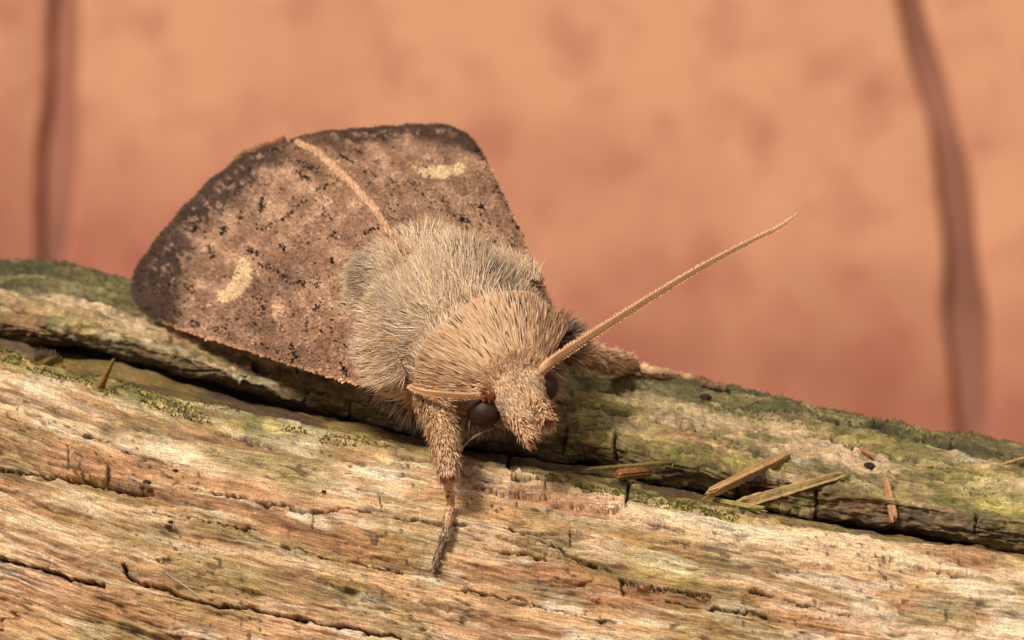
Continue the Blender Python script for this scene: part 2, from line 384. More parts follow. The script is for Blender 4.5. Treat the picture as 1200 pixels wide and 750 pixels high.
for a_ in [(pale, 150, 600, 130, 14, .8), (pale, 450, 555, 60, 22, .9), (white, 440, 552, 34, 10, .9), (rust, 110, 545, 70, 18, .8), (rust, 90, 700, 120, 26, .7), (olive, 300, 540, 90, 20, .8),
           (olive, 280, 625, 70, 10, .7), (olive, 330, 690, 70, 10, .5), (lime, 770, 662, 56, 20, .8), (white, 780, 660, 40, 12, .6), (olive, 640, 640, 60, 16, .6), (rust, 660, 590, 70, 16, .85),
           (brown, 780, 695, 60, 12, .8), (pale, 950, 640, 170, 24, .9), (white, 850, 615, 90, 10, .6), (rust, 1000, 612, 120, 12, .8), (rust, 1140, 655, 60, 14, .8), (white, 1150, 690, 60, 14, .7),
           (grey, 1110, 712, 36, 14, .8), (grey, 640, 690, 50, 14, .6), (white, 655, 708, 30, 9, .7), (rust, 600, 725, 40, 18, .6), (olive, 470, 585, 40, 10, .5), (brown, 290, 515, 50, 7, .9), (brown, 180, 490, 90, 10, .6),
           (lime, 20, 430, 20, 14, .7), (pale, 60, 620, 90, 10, .8), (pale, 330, 655, 120, 10, .7), (brown, 900, 660, 30, 8, .5), (olive, 960, 690, 70, 8, .5), (pale, 540, 650, 60, 12, .6)]:
    patch(*a_)
# back ridge: algae-stained
mossy = back * (0.35 + 0.65 * sstep(0.40, 0.58, fbm(U * 4, Sw * 12, 61, 4)))
c = mix(c, mix(np.broadcast_to(olive, P.shape), lime, sstep(0.42, 0.66, fbm(U * 9, Sw * 22, 62, 4))), np.clip(mossy, 0, 1) * 0.85)
tops = np.exp(-((SG - 7.2) / 0.45) ** 2)
c = mix(c, mix(np.broadcast_to(tan, P.shape), pale, st3), tops * sstep(0.35, 0.6, fbm(U * 5, Sw * 10, 63, 3)) * 0.5)
c = mix(c, green, back * sstep(0.52, 0.68, fbm(U * 11, Sw * 16, 64, 4)) * 0.7)
low_shade = sstep(7.7, 8.6, SG) * (1 - sstep(10, 10.6, SG))  # lower face of the back ridge: its shade painted in dark brown
c = mix(c, srgb(96, 72, 42), low_shade * sstep(0.25, 0.5, fbm(U * 5, Sw * 9, 65, 4)) * 0.8)
c = mix(c, dark, low_shade * sstep(0.55, 0.72, fbm(U * 7, Sw * 12, 66, 4)) * 0.6)
# far shoulder of the back ridge: dark green moss film
far = (1 - sstep(6.0, 6.5, SG)) * sstep(3, 4.4, SG)
c = mix(c, mix(np.broadcast_to(srgb(104, 94, 54), P.shape), srgb(146, 134, 88), sstep(0.42, 0.66, fbm(U * 7, Sw * 16, 67, 4))), far * 0.92)
c = mix(c, srgb(68, 68, 34), far * sstep(0.5, 0.62, fbm(U * 5, Sw * 14, 68, 4)) * 0.8)
for a_ in [(tan, 820, 520, 70, 14, .6), (pale, 780, 478, 90, 9, .5), (pale, 900, 500, 90, 9, .6), (rust, 800, 512, 34, 8, .7), (lime, 700, 470, 60, 9, .8), (lime, 880, 545, 60, 12, .7), (pale, 1020, 540, 60, 10, .6), (lime, 1160, 575, 60, 20, .7),
           (brown, 655, 500, 24, 30, .8), (brown, 900, 580, 40, 12, .8), (brown, 1010, 590, 50, 16, .8), (pale, 90, 356, 80, 9, .8), (pale, 170, 385, 60, 14, .7), (brown, 30, 375, 34, 20, .8), (lime, 90, 380, 30, 14, .6), (rust, 215, 392, 40, 9, .5)]:
    patch(*a_)
# inside the split: darker brown wood and olive algae
c = mix(c, mix(np.broadcast_to(srgb(84, 60, 32), P.shape), srgb(142, 116, 50), sstep(0.4, 0.62, fbm(U * 6, S * 9, 69, 4))), groove * 0.9)
# moss along the front ridge's upper lip
lip = np.exp(-((PY - E1[None, :] - 7) / 11.0) ** 2) * (SG > 13) * tabc(PXc, [(0, 1), (260, 1), (420, 0.6), (560, 0.45), (700, 0.8), (800, 0.8), (880, 0.5), (1000, 0.15), (1200, 0.3)])
c = mix(c, mix(np.broadcast_to(green, P.shape), lime, sstep(0.4, 0.65, fbm(U * 16, S * 24, 70, 3))), np.clip(lip * (0.3 + 1.3 * fbm(U * 7, S * 12, 72, 3)), 0, 1) * 0.85)
# darker colour in splits and cracks, grit
c = mix(c, srgb(78, 52, 34), sp3 * .65)
c = c * (1 + (fbm(U * 55, S * 60, 80, 3) - .5) * .9 * back)[..., None]
c = mix(c, dark, np.clip(0.75 * sp + 0.55 * sp2 + 0.2 * ck, 0, 1) * 0.7)
c = mix(c, srgb(40, 27, 18), np.clip(crack * 1.2, 0, 1) * 0.92)
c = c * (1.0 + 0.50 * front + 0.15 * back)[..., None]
c = c * (0.70 + 0.60 * fine)[..., None] * (0.80 + 0.40 * fbm(U * 50, S * 100, 73, 2))[..., None]
spots = sstep(0.84, 0.90, vnoise(U * 70, S * 80, 74)) * sstep(0.5, 0.6, fbm(U * 5, S * 7, 75, 2)) * front
c = mix(c, srgb(46, 34, 26), spots * 0.7)
nr, nc = PY.shape
uvs = np.stack([U, S], -1).reshape(-1, 2)
vw = W3(P.reshape(-1, 3))
LOGZ = vw[:, 2].min()
log_root = W3(np.array([0, -1.5, -0.9])); log_root[2] = LOGZ
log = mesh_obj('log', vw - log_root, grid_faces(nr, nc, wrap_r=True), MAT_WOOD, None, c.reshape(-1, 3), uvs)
log.location = log_root
tag(log, 'weathered split log with pale bare front and mossy green back ridge, carrying a moth', 'log')
# flat sawn ends
for ci in (0, nc - 1):
    ring = vw.reshape(nr, nc, 3)[:, ci] - log_root
    ce = ring.mean(0); vv = np.concatenate([ring, ring * 0.6 + ce * 0.4, [ce]])
    n = nr; i = np.arange(n); j = (i + 1) % n
    f4 = np.stack([i, j, j + n, i + n], -1); f3 = np.stack([i + n, j + n, np.full(n, 2 * n)], -1)
    if ci: f4 = f4[:, ::-1]; f3 = f3[:, ::-1]
    mesh_obj('sawn_end', vv, [f4, f3], MAT_WOOD, log, np.broadcast_to(tan, (len(vv), 3)), vv[:, 1:3])
# lookup of the log surface by photograph pixel (front-most vertex)
def log_at(px, py, lift=0.0):
    sel = vis
    d = (ppx - px) ** 2 + (ppy - py) ** 2 + np.where(sel, 0, 1e9) - 3.0 * (P[..., 2])
    k = np.unravel_index(np.argmin(d), d.shape)
    return P[k] + Nn[k] * lift, Nn[k]

# ================================================================== GROUND AND WALL
GZ = LOGZ - 0.004
n = 60
gx, gy = np.meshgrid(np.linspace(-60, 60, n), np.linspace(-25, 60, n), indexing='xy')
gz = GZ - 0.06 * fbm(gx * 0.4, gy * 0.4, 91, 4); gz -= (gz.max() - GZ)
ground = mesh_obj('ground', np.stack([gx, gy, gz], -1).reshape(-1, 3), grid_faces(n, n), flat_mat('brown_soil', srgb(120, 84, 62), 0.95, 0.1, 1.2, 0.4))
ground['kind'] = 'structure'
# boarded backdrop: three boards with wavy worn edges, the middle one in view between its two joints
WY = W3(np.array([0, 0, -22.0]))[1]
def wall_pt(px, py):                              # where the line of sight meets the wall plane
    o = W3((0, 0, D0)); d = W3(unproject(np.array(float(px)), np.array(float(py)), np.array(0.0))) - o
    return o + d * ((WY - o[1]) / d[1])
def edge_curve(pts):
    q = np.array([wall_pt(*p) for p in pts]); k = np.argsort(q[:, 2]); q = q[k]
    z = np.linspace(GZ - 0.1, 30, 220); x = np.interp(z, q[:, 2], q[:, 0])
    lo = z < q[0, 2]; hi = z > q[-1, 2]
    x = x + 0.10 * (fbm(z * 0.5, z * 0, 95, 3) - 0.5)
    k = np.exp(-0.5 * (np.arange(-6, 7) / 2.5) ** 2); k /= k.sum()
    return z, np.convolve(np.pad(x, 6, mode='edge'), k, 'valid')
zL, xL = edge_curve([(75, -60), (72, 40), (70, 140), (64, 230), (58, 310)])
zR, xR = edge_curve([(1050, -40), (1072, 50), (1098, 110), (1118, 200), (1126, 300), (1134, 400), (1142, 520)])
wall_root = np.array([0, WY, GZ])
backing = mesh_obj('wall', np.array([[-70, .13, 0], [70, .13, 0], [70, .13, 31], [-70, .13, 31], [-70, 1.0, 0], [70, 1.0, 0], [70, 1.0, 31], [-70, 1.0, 31]], float),
                   np.array([[0, 1, 2, 3], [5, 4, 7, 6], [4, 0, 3, 7], [1, 5, 6, 2], [3, 2, 6, 7], [4, 5, 1, 0]]), flat_mat('dark_joint', srgb(146, 100, 82), 0.9, 0.1, 0.6), smooth=False)
backing.location = wall_root; backing['kind'] = 'structure'
def board(xl, xr, z):
    m = len(z); k = 14; prof_x, prof_y = [], []
    G = []
    for i in range(k):                            # rounded arrises: cross-section from back-left round the front to back-right
        t = i / (k - 1)
        G.append(t)
    r = 0.09
    sec = [(0, .125), (0, r)] + [(r - r * math.cos(a), r - r * math.sin(a)) for a in np.linspace(0.2, math.pi / 2, 5)]
    L_ = np.array([[xl + sx, np.full(m, sy), z - GZ] for sx, sy in sec]); R_ = np.array([[xr - sx, np.full(m, sy), z - GZ] for sx, sy in sec[::-1]])
    V = np.concatenate([L_, R_]).transpose(0, 2, 1)
    return V.reshape(-1, 3), grid_faces(V.shape[0], m)[:, ::-1]
gap = 0.06 + 0.15 * fbm(zL * 0.9, zL * 0, 97, 3)
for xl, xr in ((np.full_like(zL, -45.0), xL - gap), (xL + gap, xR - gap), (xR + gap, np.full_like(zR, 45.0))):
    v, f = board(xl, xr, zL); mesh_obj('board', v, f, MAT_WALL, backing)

# ================================================================== MOTH
Rm = norm(np.array([0.881, 0.438, -0.181])); Fm = norm(np.array([0.39, -0.455, 0.80])); Fm = norm(Fm - Fm.dot(Rm) * Rm); Um = np.cross(Fm, Rm)
Om = unproject(np.array(505.0), np.array(377.0), np.array(0.0))
Bm = np.stack([Fm, Rm, Um])                        # rows: forward, side, up
def mo(abc):                                       # moth frame -> design frame
    return Om + np.asarray(abc, float) @ Bm
def solve(px, py, **kw):                           # moth coordinates of the point seen at a pixel with one coordinate known
    idx = {'a': 0, 'b': 1, 'c': 2}[list(kw)[0]]; val = list(kw.values())[0]
    o = (np.array([0, 0, D0]) - Om) @ Bm.T
    d = unproject(np.array(float(px)), np.array(float(py)), np.array(0.0)) - np.array([0, 0, D0]); d = d @ Bm.T
    return o + d * (val - o[idx]) / d[idx]
moth_loc = W3(mo((0.0, 0.0, -0.30)))
moth = thing('moth', 'furry brown moth with pale kidney spots on its wings, perched on the log', 'moth', moth_loc)
def ML(p):                                         # design frame -> moth object's local frame
    return W3(p) - moth_loc

# ---- body: one continuous loft from the abdomen to the face
prof = np.array([  # a, centre b, half width, top c, bottom c
    (-1.02, 0, .02, -.02, -.05), (-.95, 0, .09, .03, -.12), (-.5, 0, .20, .10, -.2), (-.25, .0, .235, .165, -.26), (-.12, .022, .248, .20, -.29), (0, .06, .258, .168, -.30),
    (.08, .075, .254, .115, -.30), (.135, .085, .218, .066, -.28), (.18, .087, .202, .072, -.26), (.24, .09, .158, .036, -.25), (.30, .10, .112, -.004, -.23), (.34, .10, .096, -.026, -.22),
    (.38, .097, .078, -.042, -.20), (.42, .091, .061, -.064, -.19), (.46, .086, .050, -.09, -.18), (.492, .081, .038, -.11, -.17), (.502, .078, .01, -.13, -.15)])
AEND = .502
def body(a, ph):
    hx = 1 - 0.35 * sstep(.30, .40, np.asarray(a))
    bc, hw, tp, bt = (np.interp(a, prof[:, 0], prof[:, i]) for i in (1, 2, 3, 4))
    cm = tp * 0.35 + bt * 0.65
    s = np.sin(ph); co = np.cos(ph)
    cc = np.where(s > 0, cm + (tp - cm) * np.abs(s) ** (0.9 * hx), cm - (cm - bt) * np.abs(s)); bb = bc + hw * np.sign(co) * np.abs(co) ** (0.85 * hx)
    return np.stack([a, bb, cc], -1)
def body_n(a, ph):
    e = 0.012
    da = body(np.clip(a + e, -1.02, AEND), ph) - body(np.clip(a - e, -1.02, AEND), ph); dp = body(a, ph + 0.05) - body(a, ph - 0.05)
    n_ = norm(np.cross(dp, da)); p = body(a, ph); cen = np.stack([np.clip(a, -.9, .45), 0.08 + 0 * a, -0.12 + 0 * a], -1)
    fl_ = np.sign(np.sum(n_ * (p - cen), -1, keepdims=True)); return n_ * np.where(fl_ == 0, 1, fl_)
aa = np.concatenate([np.linspace(-1.02, -.3, 24), np.linspace(-.28, .485, 70), np.linspace(.489, AEND, 6)]); ph = np.linspace(0, 2 * math.pi, 73)[:-1]
A_, PH_ = np.meshgrid(aa, ph, indexing='ij'); bp = body(A_, PH_)
bcol = np.broadcast_to(srgb(150, 116, 84), (bp.shape[0] * bp.shape[1], 3)) * (0.7 + 0.6 * rng.random((bp.shape[0] * bp.shape[1], 1)))
body_o = mesh_obj('body', ML(mo(bp.reshape(-1, 3))), grid_faces(len(aa), len(ph), wrap_c=True), MAT_SKIN, moth, bcol)

# ---- hair: flat tapering blades
def blades(root, dirv, nrm, length, width, droop, c0, c1, twist=0.5):
    """all arrays in moth coordinates; returns verts, tris, colours"""
    n_ = len(root); dirv = norm(dirv); side = norm(np.cross(dirv, nrm)); up2 = norm(np.cross(side, dirv))
    side = norm(side + up2 * (rng.normal(0, twist, (n_, 1))))
    L_ = length[:, None]; wv = width[:, None] * 0.5
    mid = root + dirv * L_ * 0.5 + nrm * (L_ * 0.06); tip = root + dirv * L_ - nrm * L_ * droop[:, None]
    V = np.stack([root - side * wv * 0.7, root + side * wv * 0.7, mid - side * wv, mid + side * wv, tip], 1).reshape(-1, 3)
    k = np.arange(n_)[:, None] * 5
    T = np.stack([k + [0, 1, 3], k + [0, 3, 2], k + [2, 3, 4]], 1).reshape(-1, 3)
    cm_ = c0 * 0.5 + c1 * 0.5
    Cc = np.stack([c0, c0, cm_, cm_, c1], 1).reshape(-1, 3)
    return V, T, Cc
def hair_obj(name, parts, parent, label=None):
    vs_, ts_, cs_ = [], [], []; off = 0
    for V, T, Cc in parts: vs_.append(V); ts_.append(T + off); cs_.append(Cc); off += len(V)
    o = mesh_obj(name, ML(mo(np.concatenate(vs_))), np.concatenate(ts_), MAT_HAIR, parent, np.concatenate(cs_))
    o['kind'] = 'stuff'
    if label: o['label'] = label
    return o
H_tan = srgb(212, 172, 130); H_pale = srgb(238, 211, 176); H_grey = srgb(172, 146, 120); H_brown = srgb(132, 92, 62); H_dark = srgb(52, 38, 30); H_orange = srgb(206, 156, 108)
def pick(n_, cols_, w_):
    i = rng.choice(len(cols_), n_, p=np.array(w_) / sum(w_)); return np.array(cols_)[i] * (0.85 + 0.3 * rng.random((n_, 1)))
def body_sample(n_, a0, a1, p0, p1):
    a = rng.uniform(a0, a1, n_ * 3); p = rng.uniform(p0, p1, n_ * 3)
    hw = np.interp(a, prof[:, 0], prof[:, 2]); k = rng.random(n_ * 3) < hw / 0.29; return a[k][:n_], p[k][:n_]
fur = []
pi = math.pi
def keep(m, *arr): return [x[m] for x in arr]
# thorax: long, silky, combed backwards and outwards
a, p = body_sample(92000, -.21, .188, -0.3, pi + 0.3)
r = body(a, p); a, p, r = keep(r[:, 2] > -.13, a, p, r); nn = body_n(a, p)
sideb = (r[:, 1] - 0.05)
swirl = fbm(r[:, 0] * 7, r[:, 1] * 7, 18, 2)[:, None] - .5
dirv = np.stack([-1.0 + 0 * a, sideb * 2.6, -0.05 - 0.5 * np.abs(sideb)], -1) + rng.normal(0, 0.19, r.shape) + swirl * np.array([0, 1.5, .2])
dirv = norm(dirv - nn * np.sum(dirv * nn, -1, keepdims=True)) + nn * rng.uniform(0.0, 0.09, (len(a), 1))
ln = rng.uniform(0.06, 0.13, len(a)) * (0.75 + 0.5 * vnoise(r[:, 0] * 14, r[:, 1] * 14, 3))
tuft = vnoise(r[:, 0] * 12 + 3, r[:, 1] * 20, 8)
H_ash = srgb(198, 174, 148); c1 = pick(len(a), [H_tan, H_pale, H_ash, H_grey], [3, 4, 5, 2]); c0 = c1 * .9 + .1 * pick(len(a), [H_grey, H_tan, H_brown], [3, 4, 1])
part_ = sstep(.52, .68, fbm(r[:, 0] * 8 + 5, r[:, 1] * 9, 25, 3)); c1 = mix(c1, H_grey * .55, part_ * .55); c0 = mix(c0, H_grey * .5, part_ * .6)
dk = rng.random(len(a)) < 0.025 + 0.10 * sstep(0.65, 0.85, tuft); c1[dk] = H_dark * 1.6; c0[dk] = H_dark * 1.4
fur.append(blades(r - nn * 0.006, dirv, nn, ln, rng.uniform(.0013, .0023, len(a)), rng.uniform(-0.02, 0.22, len(a)), c0, c1))
# collar: scales laid on a flaring shield from the neck up to a crisp pale crest
def shield(p):
    p0 = body(.325 + 0 * p, p); q_ = body(.18 + 0 * p, p); nq_ = body_n(.18 + 0 * p, p)
    rim = .053 - .016 * np.exp(-((p - 1.75) / .2) ** 2) + .004 * np.sin(p * 9)
    return p0, q_ + nq_ * rim[:, None] + np.array([-.014, 0, 0]), nq_
m_ = 34000; p = rng.uniform(-0.35, pi + 0.35, m_); p0, p1_, nn = shield(p); f0 = rng.random(m_) ** .8 * .9
r = p0 + (p1_ - p0) * f0[:, None]; r, p, p0, p1_, nn, f0 = keep(r[:, 2] > -.10, r, p, p0, p1_, nn, f0); m_ = len(p)
dirv = norm(p1_ - p0) + rng.normal(0, .055, r.shape); tot = np.linalg.norm(p1_ - p0, axis=1)
ln = np.minimum(rng.uniform(.035, .062, m_), (1.0 - f0) * tot * rng.uniform(.93, 1.02, m_) + .006)
c1 = pick(m_, [H_tan, H_pale, H_orange], [5, 4, 1.5]); c0 = pick(m_, [H_tan, H_orange, H_pale], [5, 2, 2])
dk = rng.random(m_) < .05; c1[dk] = H_dark * 1.2; c0[dk] = H_dark
fur.append(blades(r + nn * rng.uniform(-.006, .003, (m_, 1)), dirv, nn, ln, rng.uniform(.0022, .0040, m_), rng.uniform(-.06, .02, m_), c0, c1))
nC = 4200; p = rng.uniform(-0.35, pi + 0.35, nC); p0, p1_, nn = shield(p); p0, p1_, nn = keep(p1_[:, 2] > -.10, p0, p1_, nn); nC = len(p0)
r = p0 * .2 + p1_ * .8; ln = np.linalg.norm(p1_ - r, axis=1) * rng.uniform(.97, 1.06, nC)
fur.append(blades(r + nn * rng.uniform(-.006, .001, (nC, 1)), p1_ - p0 + rng.normal(0, .006, r.shape), nn, ln, rng.uniform(.0025, .0042, nC), np.full(nC, -.05), pick(nC, [H_tan], [1]), pick(nC, [H_pale], [1])))
# head: short, rough, pointing forwards and down
a, p = body_sample(16000, .31, AEND, -0.6, pi + 0.6)
r = body(a, p); nn = body_n(a, p)
dirv = np.stack([0.8 + 0 * a, (r[:, 1] - .085) * 2.5, -0.35 + 0 * a], -1) + rng.normal(0, 0.22, r.shape)
dirv = norm(dirv - nn * np.sum(dirv * nn, -1, keepdims=True)) + nn * rng.uniform(0.08, 0.36, (len(a), 1))
c1 = pick(len(a), [H_tan, H_pale, H_grey, H_orange], [4, 4, 2, 2]); c0 = pick(len(a), [H_tan, H_grey, H_brown], [3, 2, 1])
dk = rng.random(len(a)) < 0.04; c1[dk] = H_dark
gp = sstep(.5, .7, vnoise(r[:, 0] * 30, r[:, 1] * 30, 19)); c0 = mix(c0, H_grey * .6, gp * .7); c1 = mix(c1, H_grey * .8, gp * .5)
fur.append(blades(r, dirv, nn, rng.uniform(.016, .034, len(a)) * (.7 + .6 * vnoise(r[:, 0] * 40, r[:, 1] * 40 + r[:, 2] * 30, 20)), rng.uniform(.0022, .0038, len(a)), rng.uniform(-.05, .15, len(a)), c0, c1, 0.7))
# crown tuft between the antennae
nT = 1300; p = rng.uniform(0.3, pi - 0.2, nT); a = rng.normal(.335, .016, nT); r = body(a, p); nn = body_n(a, p)
dirv = nn * 0.6 + rng.normal(0, 0.3, r.shape) + np.array([-.5, 0, .15])
fur.append(blades(r, dirv, nn, rng.uniform(.022, .04, nT), rng.uniform(.0022, .0038, nT), 0 * a, pick(nT, [H_tan, H_brown], [2, 1]), pick(nT, [H_pale, H_tan], [1, 1])))
# breast: long grey wool below and at the sides
for p0, p1, m_ in ((-0.2, -1.35, 3600), (pi + 0.2, pi + 1.35, 3600)):
    a = rng.uniform(-.15, .27, m_); p = rng.uniform(min(p0, p1), max(p0, p1), m_); r = body(a, p); nn = body_n(a, p)
    dirv = nn * 0.8 + np.stack([-0.2 + 0 * a, 0 * a, -0.8 + 0 * a], -1) + rng.normal(0, 0.3, r.shape)
    c1 = pick(m_, [H_grey, H_grey * .6, H_dark * 1.5, H_tan], [4, 3, 1, 1])
    fur.append(blades(r, dirv, nn, rng.uniform(.03, .07, m_), rng.uniform(.003, .005, m_), 0 * a, c1 * 0.8, c1))
hair_obj('fur', fur, body_o, 'dense tan and grey fur of thorax, collar and head')

# ---- wings
def curve3(pts, n_):
    q = np.array([solve(x, y, c=cc) for x, y, cc in pts]); L_ = np.concatenate([[0], np.cumsum(np.linalg.norm(np.diff(q, axis=0), axis=1))]); L_ /= L_[-1]
    t = np.linspace(0, 1, n_); out = np.stack([np.interp(t, L_, q[:, i]) for i in range(3)], -1)
    sg = n_ * 0.02; m_ = int(3 * sg) + 1; k = np.exp(-0.5 * (np.arange(-m_, m_ + 1) / sg) ** 2); k /= k.sum()
    ext = np.concatenate([2 * out[:1] - out[1:m_ + 1][::-1], out, 2 * out[-1:] - out[-m_ - 1:-1][::-1]])
    return np.stack([np.convolve(ext[:, i], k, 'valid') for i in range(3)], -1)
NS, NT = 300, 260
def coons(costa, inner, base, outer):              # costa, inner along s; base, outer along t (costa -> inner)
    s = np.linspace(0, 1, NS)[:, None, None]; t = np.linspace(0, 1, NT)[None, :, None]
    Lc = costa[:, None] * (1 - t) + inner[:, None] * t; Ld = base[None] * (1 - s) + outer[None] * s
    Bq = costa[0] * (1 - s) * (1 - t) + costa[-1] * s * (1 - t) + inner[0] * (1 - s) * t + inner[-1] * s * t
    return Lc + Ld - Bq
Wt = srgb(145, 111, 88); Wp = srgb(178, 141, 113); Wd = srgb(80, 61, 50); Wm = srgb(50, 38, 32); Wk = srgb(26, 19, 16); Wc = srgb(206, 174, 132); Wr = srgb(120, 88, 67)
def wing_colour(px, py, s, t, marks):
    """pigment pattern of a wing; s: base to margin, t: front edge to inner edge"""
    wx, wy = px + 6 * (fbm(px / 9, py / 9, 201, 3) - 0.5), py + 6 * (fbm(px / 9, py / 9, 202, 3) - 0.5)
    m1 = fbm(px / 16, py / 16, 203, 4); m2 = fbm(px / 5, py / 5, 204, 3)
    c_ = np.broadcast_to(Wt, px.shape + (3,)).copy()
    c_ = mix(c_, Wp, sstep(0.45, 0.7, m1) * 0.6); c_ = mix(c_, Wr, sstep(0.52, 0.32, m1) * 0.5)
    c_ = c_ * (0.78 + 0.44 * m2)[..., None]
    mw_ = 0.17 + 0.05 * np.exp(-((t - .12) / .15) ** 2) + 0.16 * (fbm(t * 14, s * 4, 205, 4) - 0.5)
    marg = sstep(1 - mw_ - 0.03, 1 - mw_ + 0.06, s + .05 * (m2 - .5))
    c_ = mix(c_, mix(np.broadcast_to(Wm, c_.shape), Wd, m1 * .6), marg * 0.95)
    fr = sstep(0.72, 0.9, s) * sstep(0.50, 0.62, fbm(px / 6, py / 8, 206, 3)) * (1 - marg); c_ = mix(c_, Wd, fr * 0.75)
    pl = 0.6 * sstep(.1, .3, t) * sstep(0.78, 0.86, s) * (1 - sstep(0.93, 0.97, s)) * sstep(0.56, 0.66, fbm(px / 5, py / 6, 207, 3)); c_ = mix(c_, Wp * 1.1, pl * 0.6)
    edge = np.exp(-((t - 0.0) / 0.02) ** 2) * (1 - sstep(0.8, 0.95, s)); c_ = mix(c_, srgb(206, 152, 110), np.clip(edge * 1.4, 0, 1) * 0.55)
    spk = 0.55 * vnoise(px / 1.5, py / 1.5, 208) + 0.45 * vnoise(px / 3.1, py / 3.1, 218)
    for kind, geo, wd, dens in marks:
        d = seg_dist(wx, wy, geo) if kind == 'line' else None
        if kind == 'line':
            k_ = np.exp(-(d / wd) ** 2) * dens; c_ = mix(c_, Wk, sstep(0.52, 0.62, np.minimum(k_, 1.15) * spk ** 0.8) * 0.92)
        elif kind == 'shade':
            d = seg_dist(wx, wy, geo); c_ = mix(c_, Wr * 0.6, np.exp(-(d / wd) ** 2) * dens)
        elif kind == 'poly':
            c_ = mix(c_, Wc, in_poly(wx, wy, geo) * (0.85 + 0.15 * m2))
        elif kind == 'ghost':
            c_ = mix(c_, Wp * 1.18, in_poly(wx, wy, geo) * 0.7)
    rs = sstep(0.86, 0.9, vnoise(px / 2.1 + 50, py / 2.1, 209)) * sstep(0.46, 0.6, fbm(px / 22, py / 22, 210, 3)); c_ = mix(c_, Wk, rs * 0.75)
    return c_
def scales(Q, Nq, colr, count, lx, lw, s_dir):
    i = rng.integers(2, NS - 3, count); j = rng.integers(1, NT - 2, count)
    fi = rng.random(count)[:, None]; fj = rng.random(count)[:, None]
    p_ = Q[i, j] * (1 - fi) + Q[i + 1, j] * fi; p_ = p_ + (Q[i, j + 1] - Q[i, j]) * fj
    dv = norm(Q[i + 2, j] - Q[i - 2, j]); n_ = Nq[i, j]; sd_ = norm(np.cross(n_, dv))
    ang = rng.normal(0, 0.22, count)[:, None]; d2 = dv * np.cos(ang) + sd_ * np.sin(ang); s2 = -dv * np.sin(ang) + sd_ * np.cos(ang)
    tilt = rng.uniform(0.12, 0.75, count)[:, None]; L_ = lx * rng.uniform(0.7, 1.3, count)[:, None]; w2 = lw * rng.uniform(0.7, 1.3, count)[:, None] * 0.5
    r0 = p_ + n_ * 0.0008; e = p_ + d2 * L_ + n_ * (tilt * L_)
    V = np.stack([r0 - s2 * w2 * 0.5, r0 + s2 * w2 * 0.5, e + s2 * w2, e + d2 * L_ * 0.15, e - s2 * w2], 1).reshape(-1, 3)
    k = np.arange(count)[:, None] * 5; T = np.stack([k + [0, 1, 2], k + [0, 2, 4], k + [4, 2, 3]], 1).reshape(-1, 3)
    cc = colr[i, j] * np.exp(rng.normal(0.03, .22, (count, 1))); return V, T, np.repeat(cc, 5, 0)
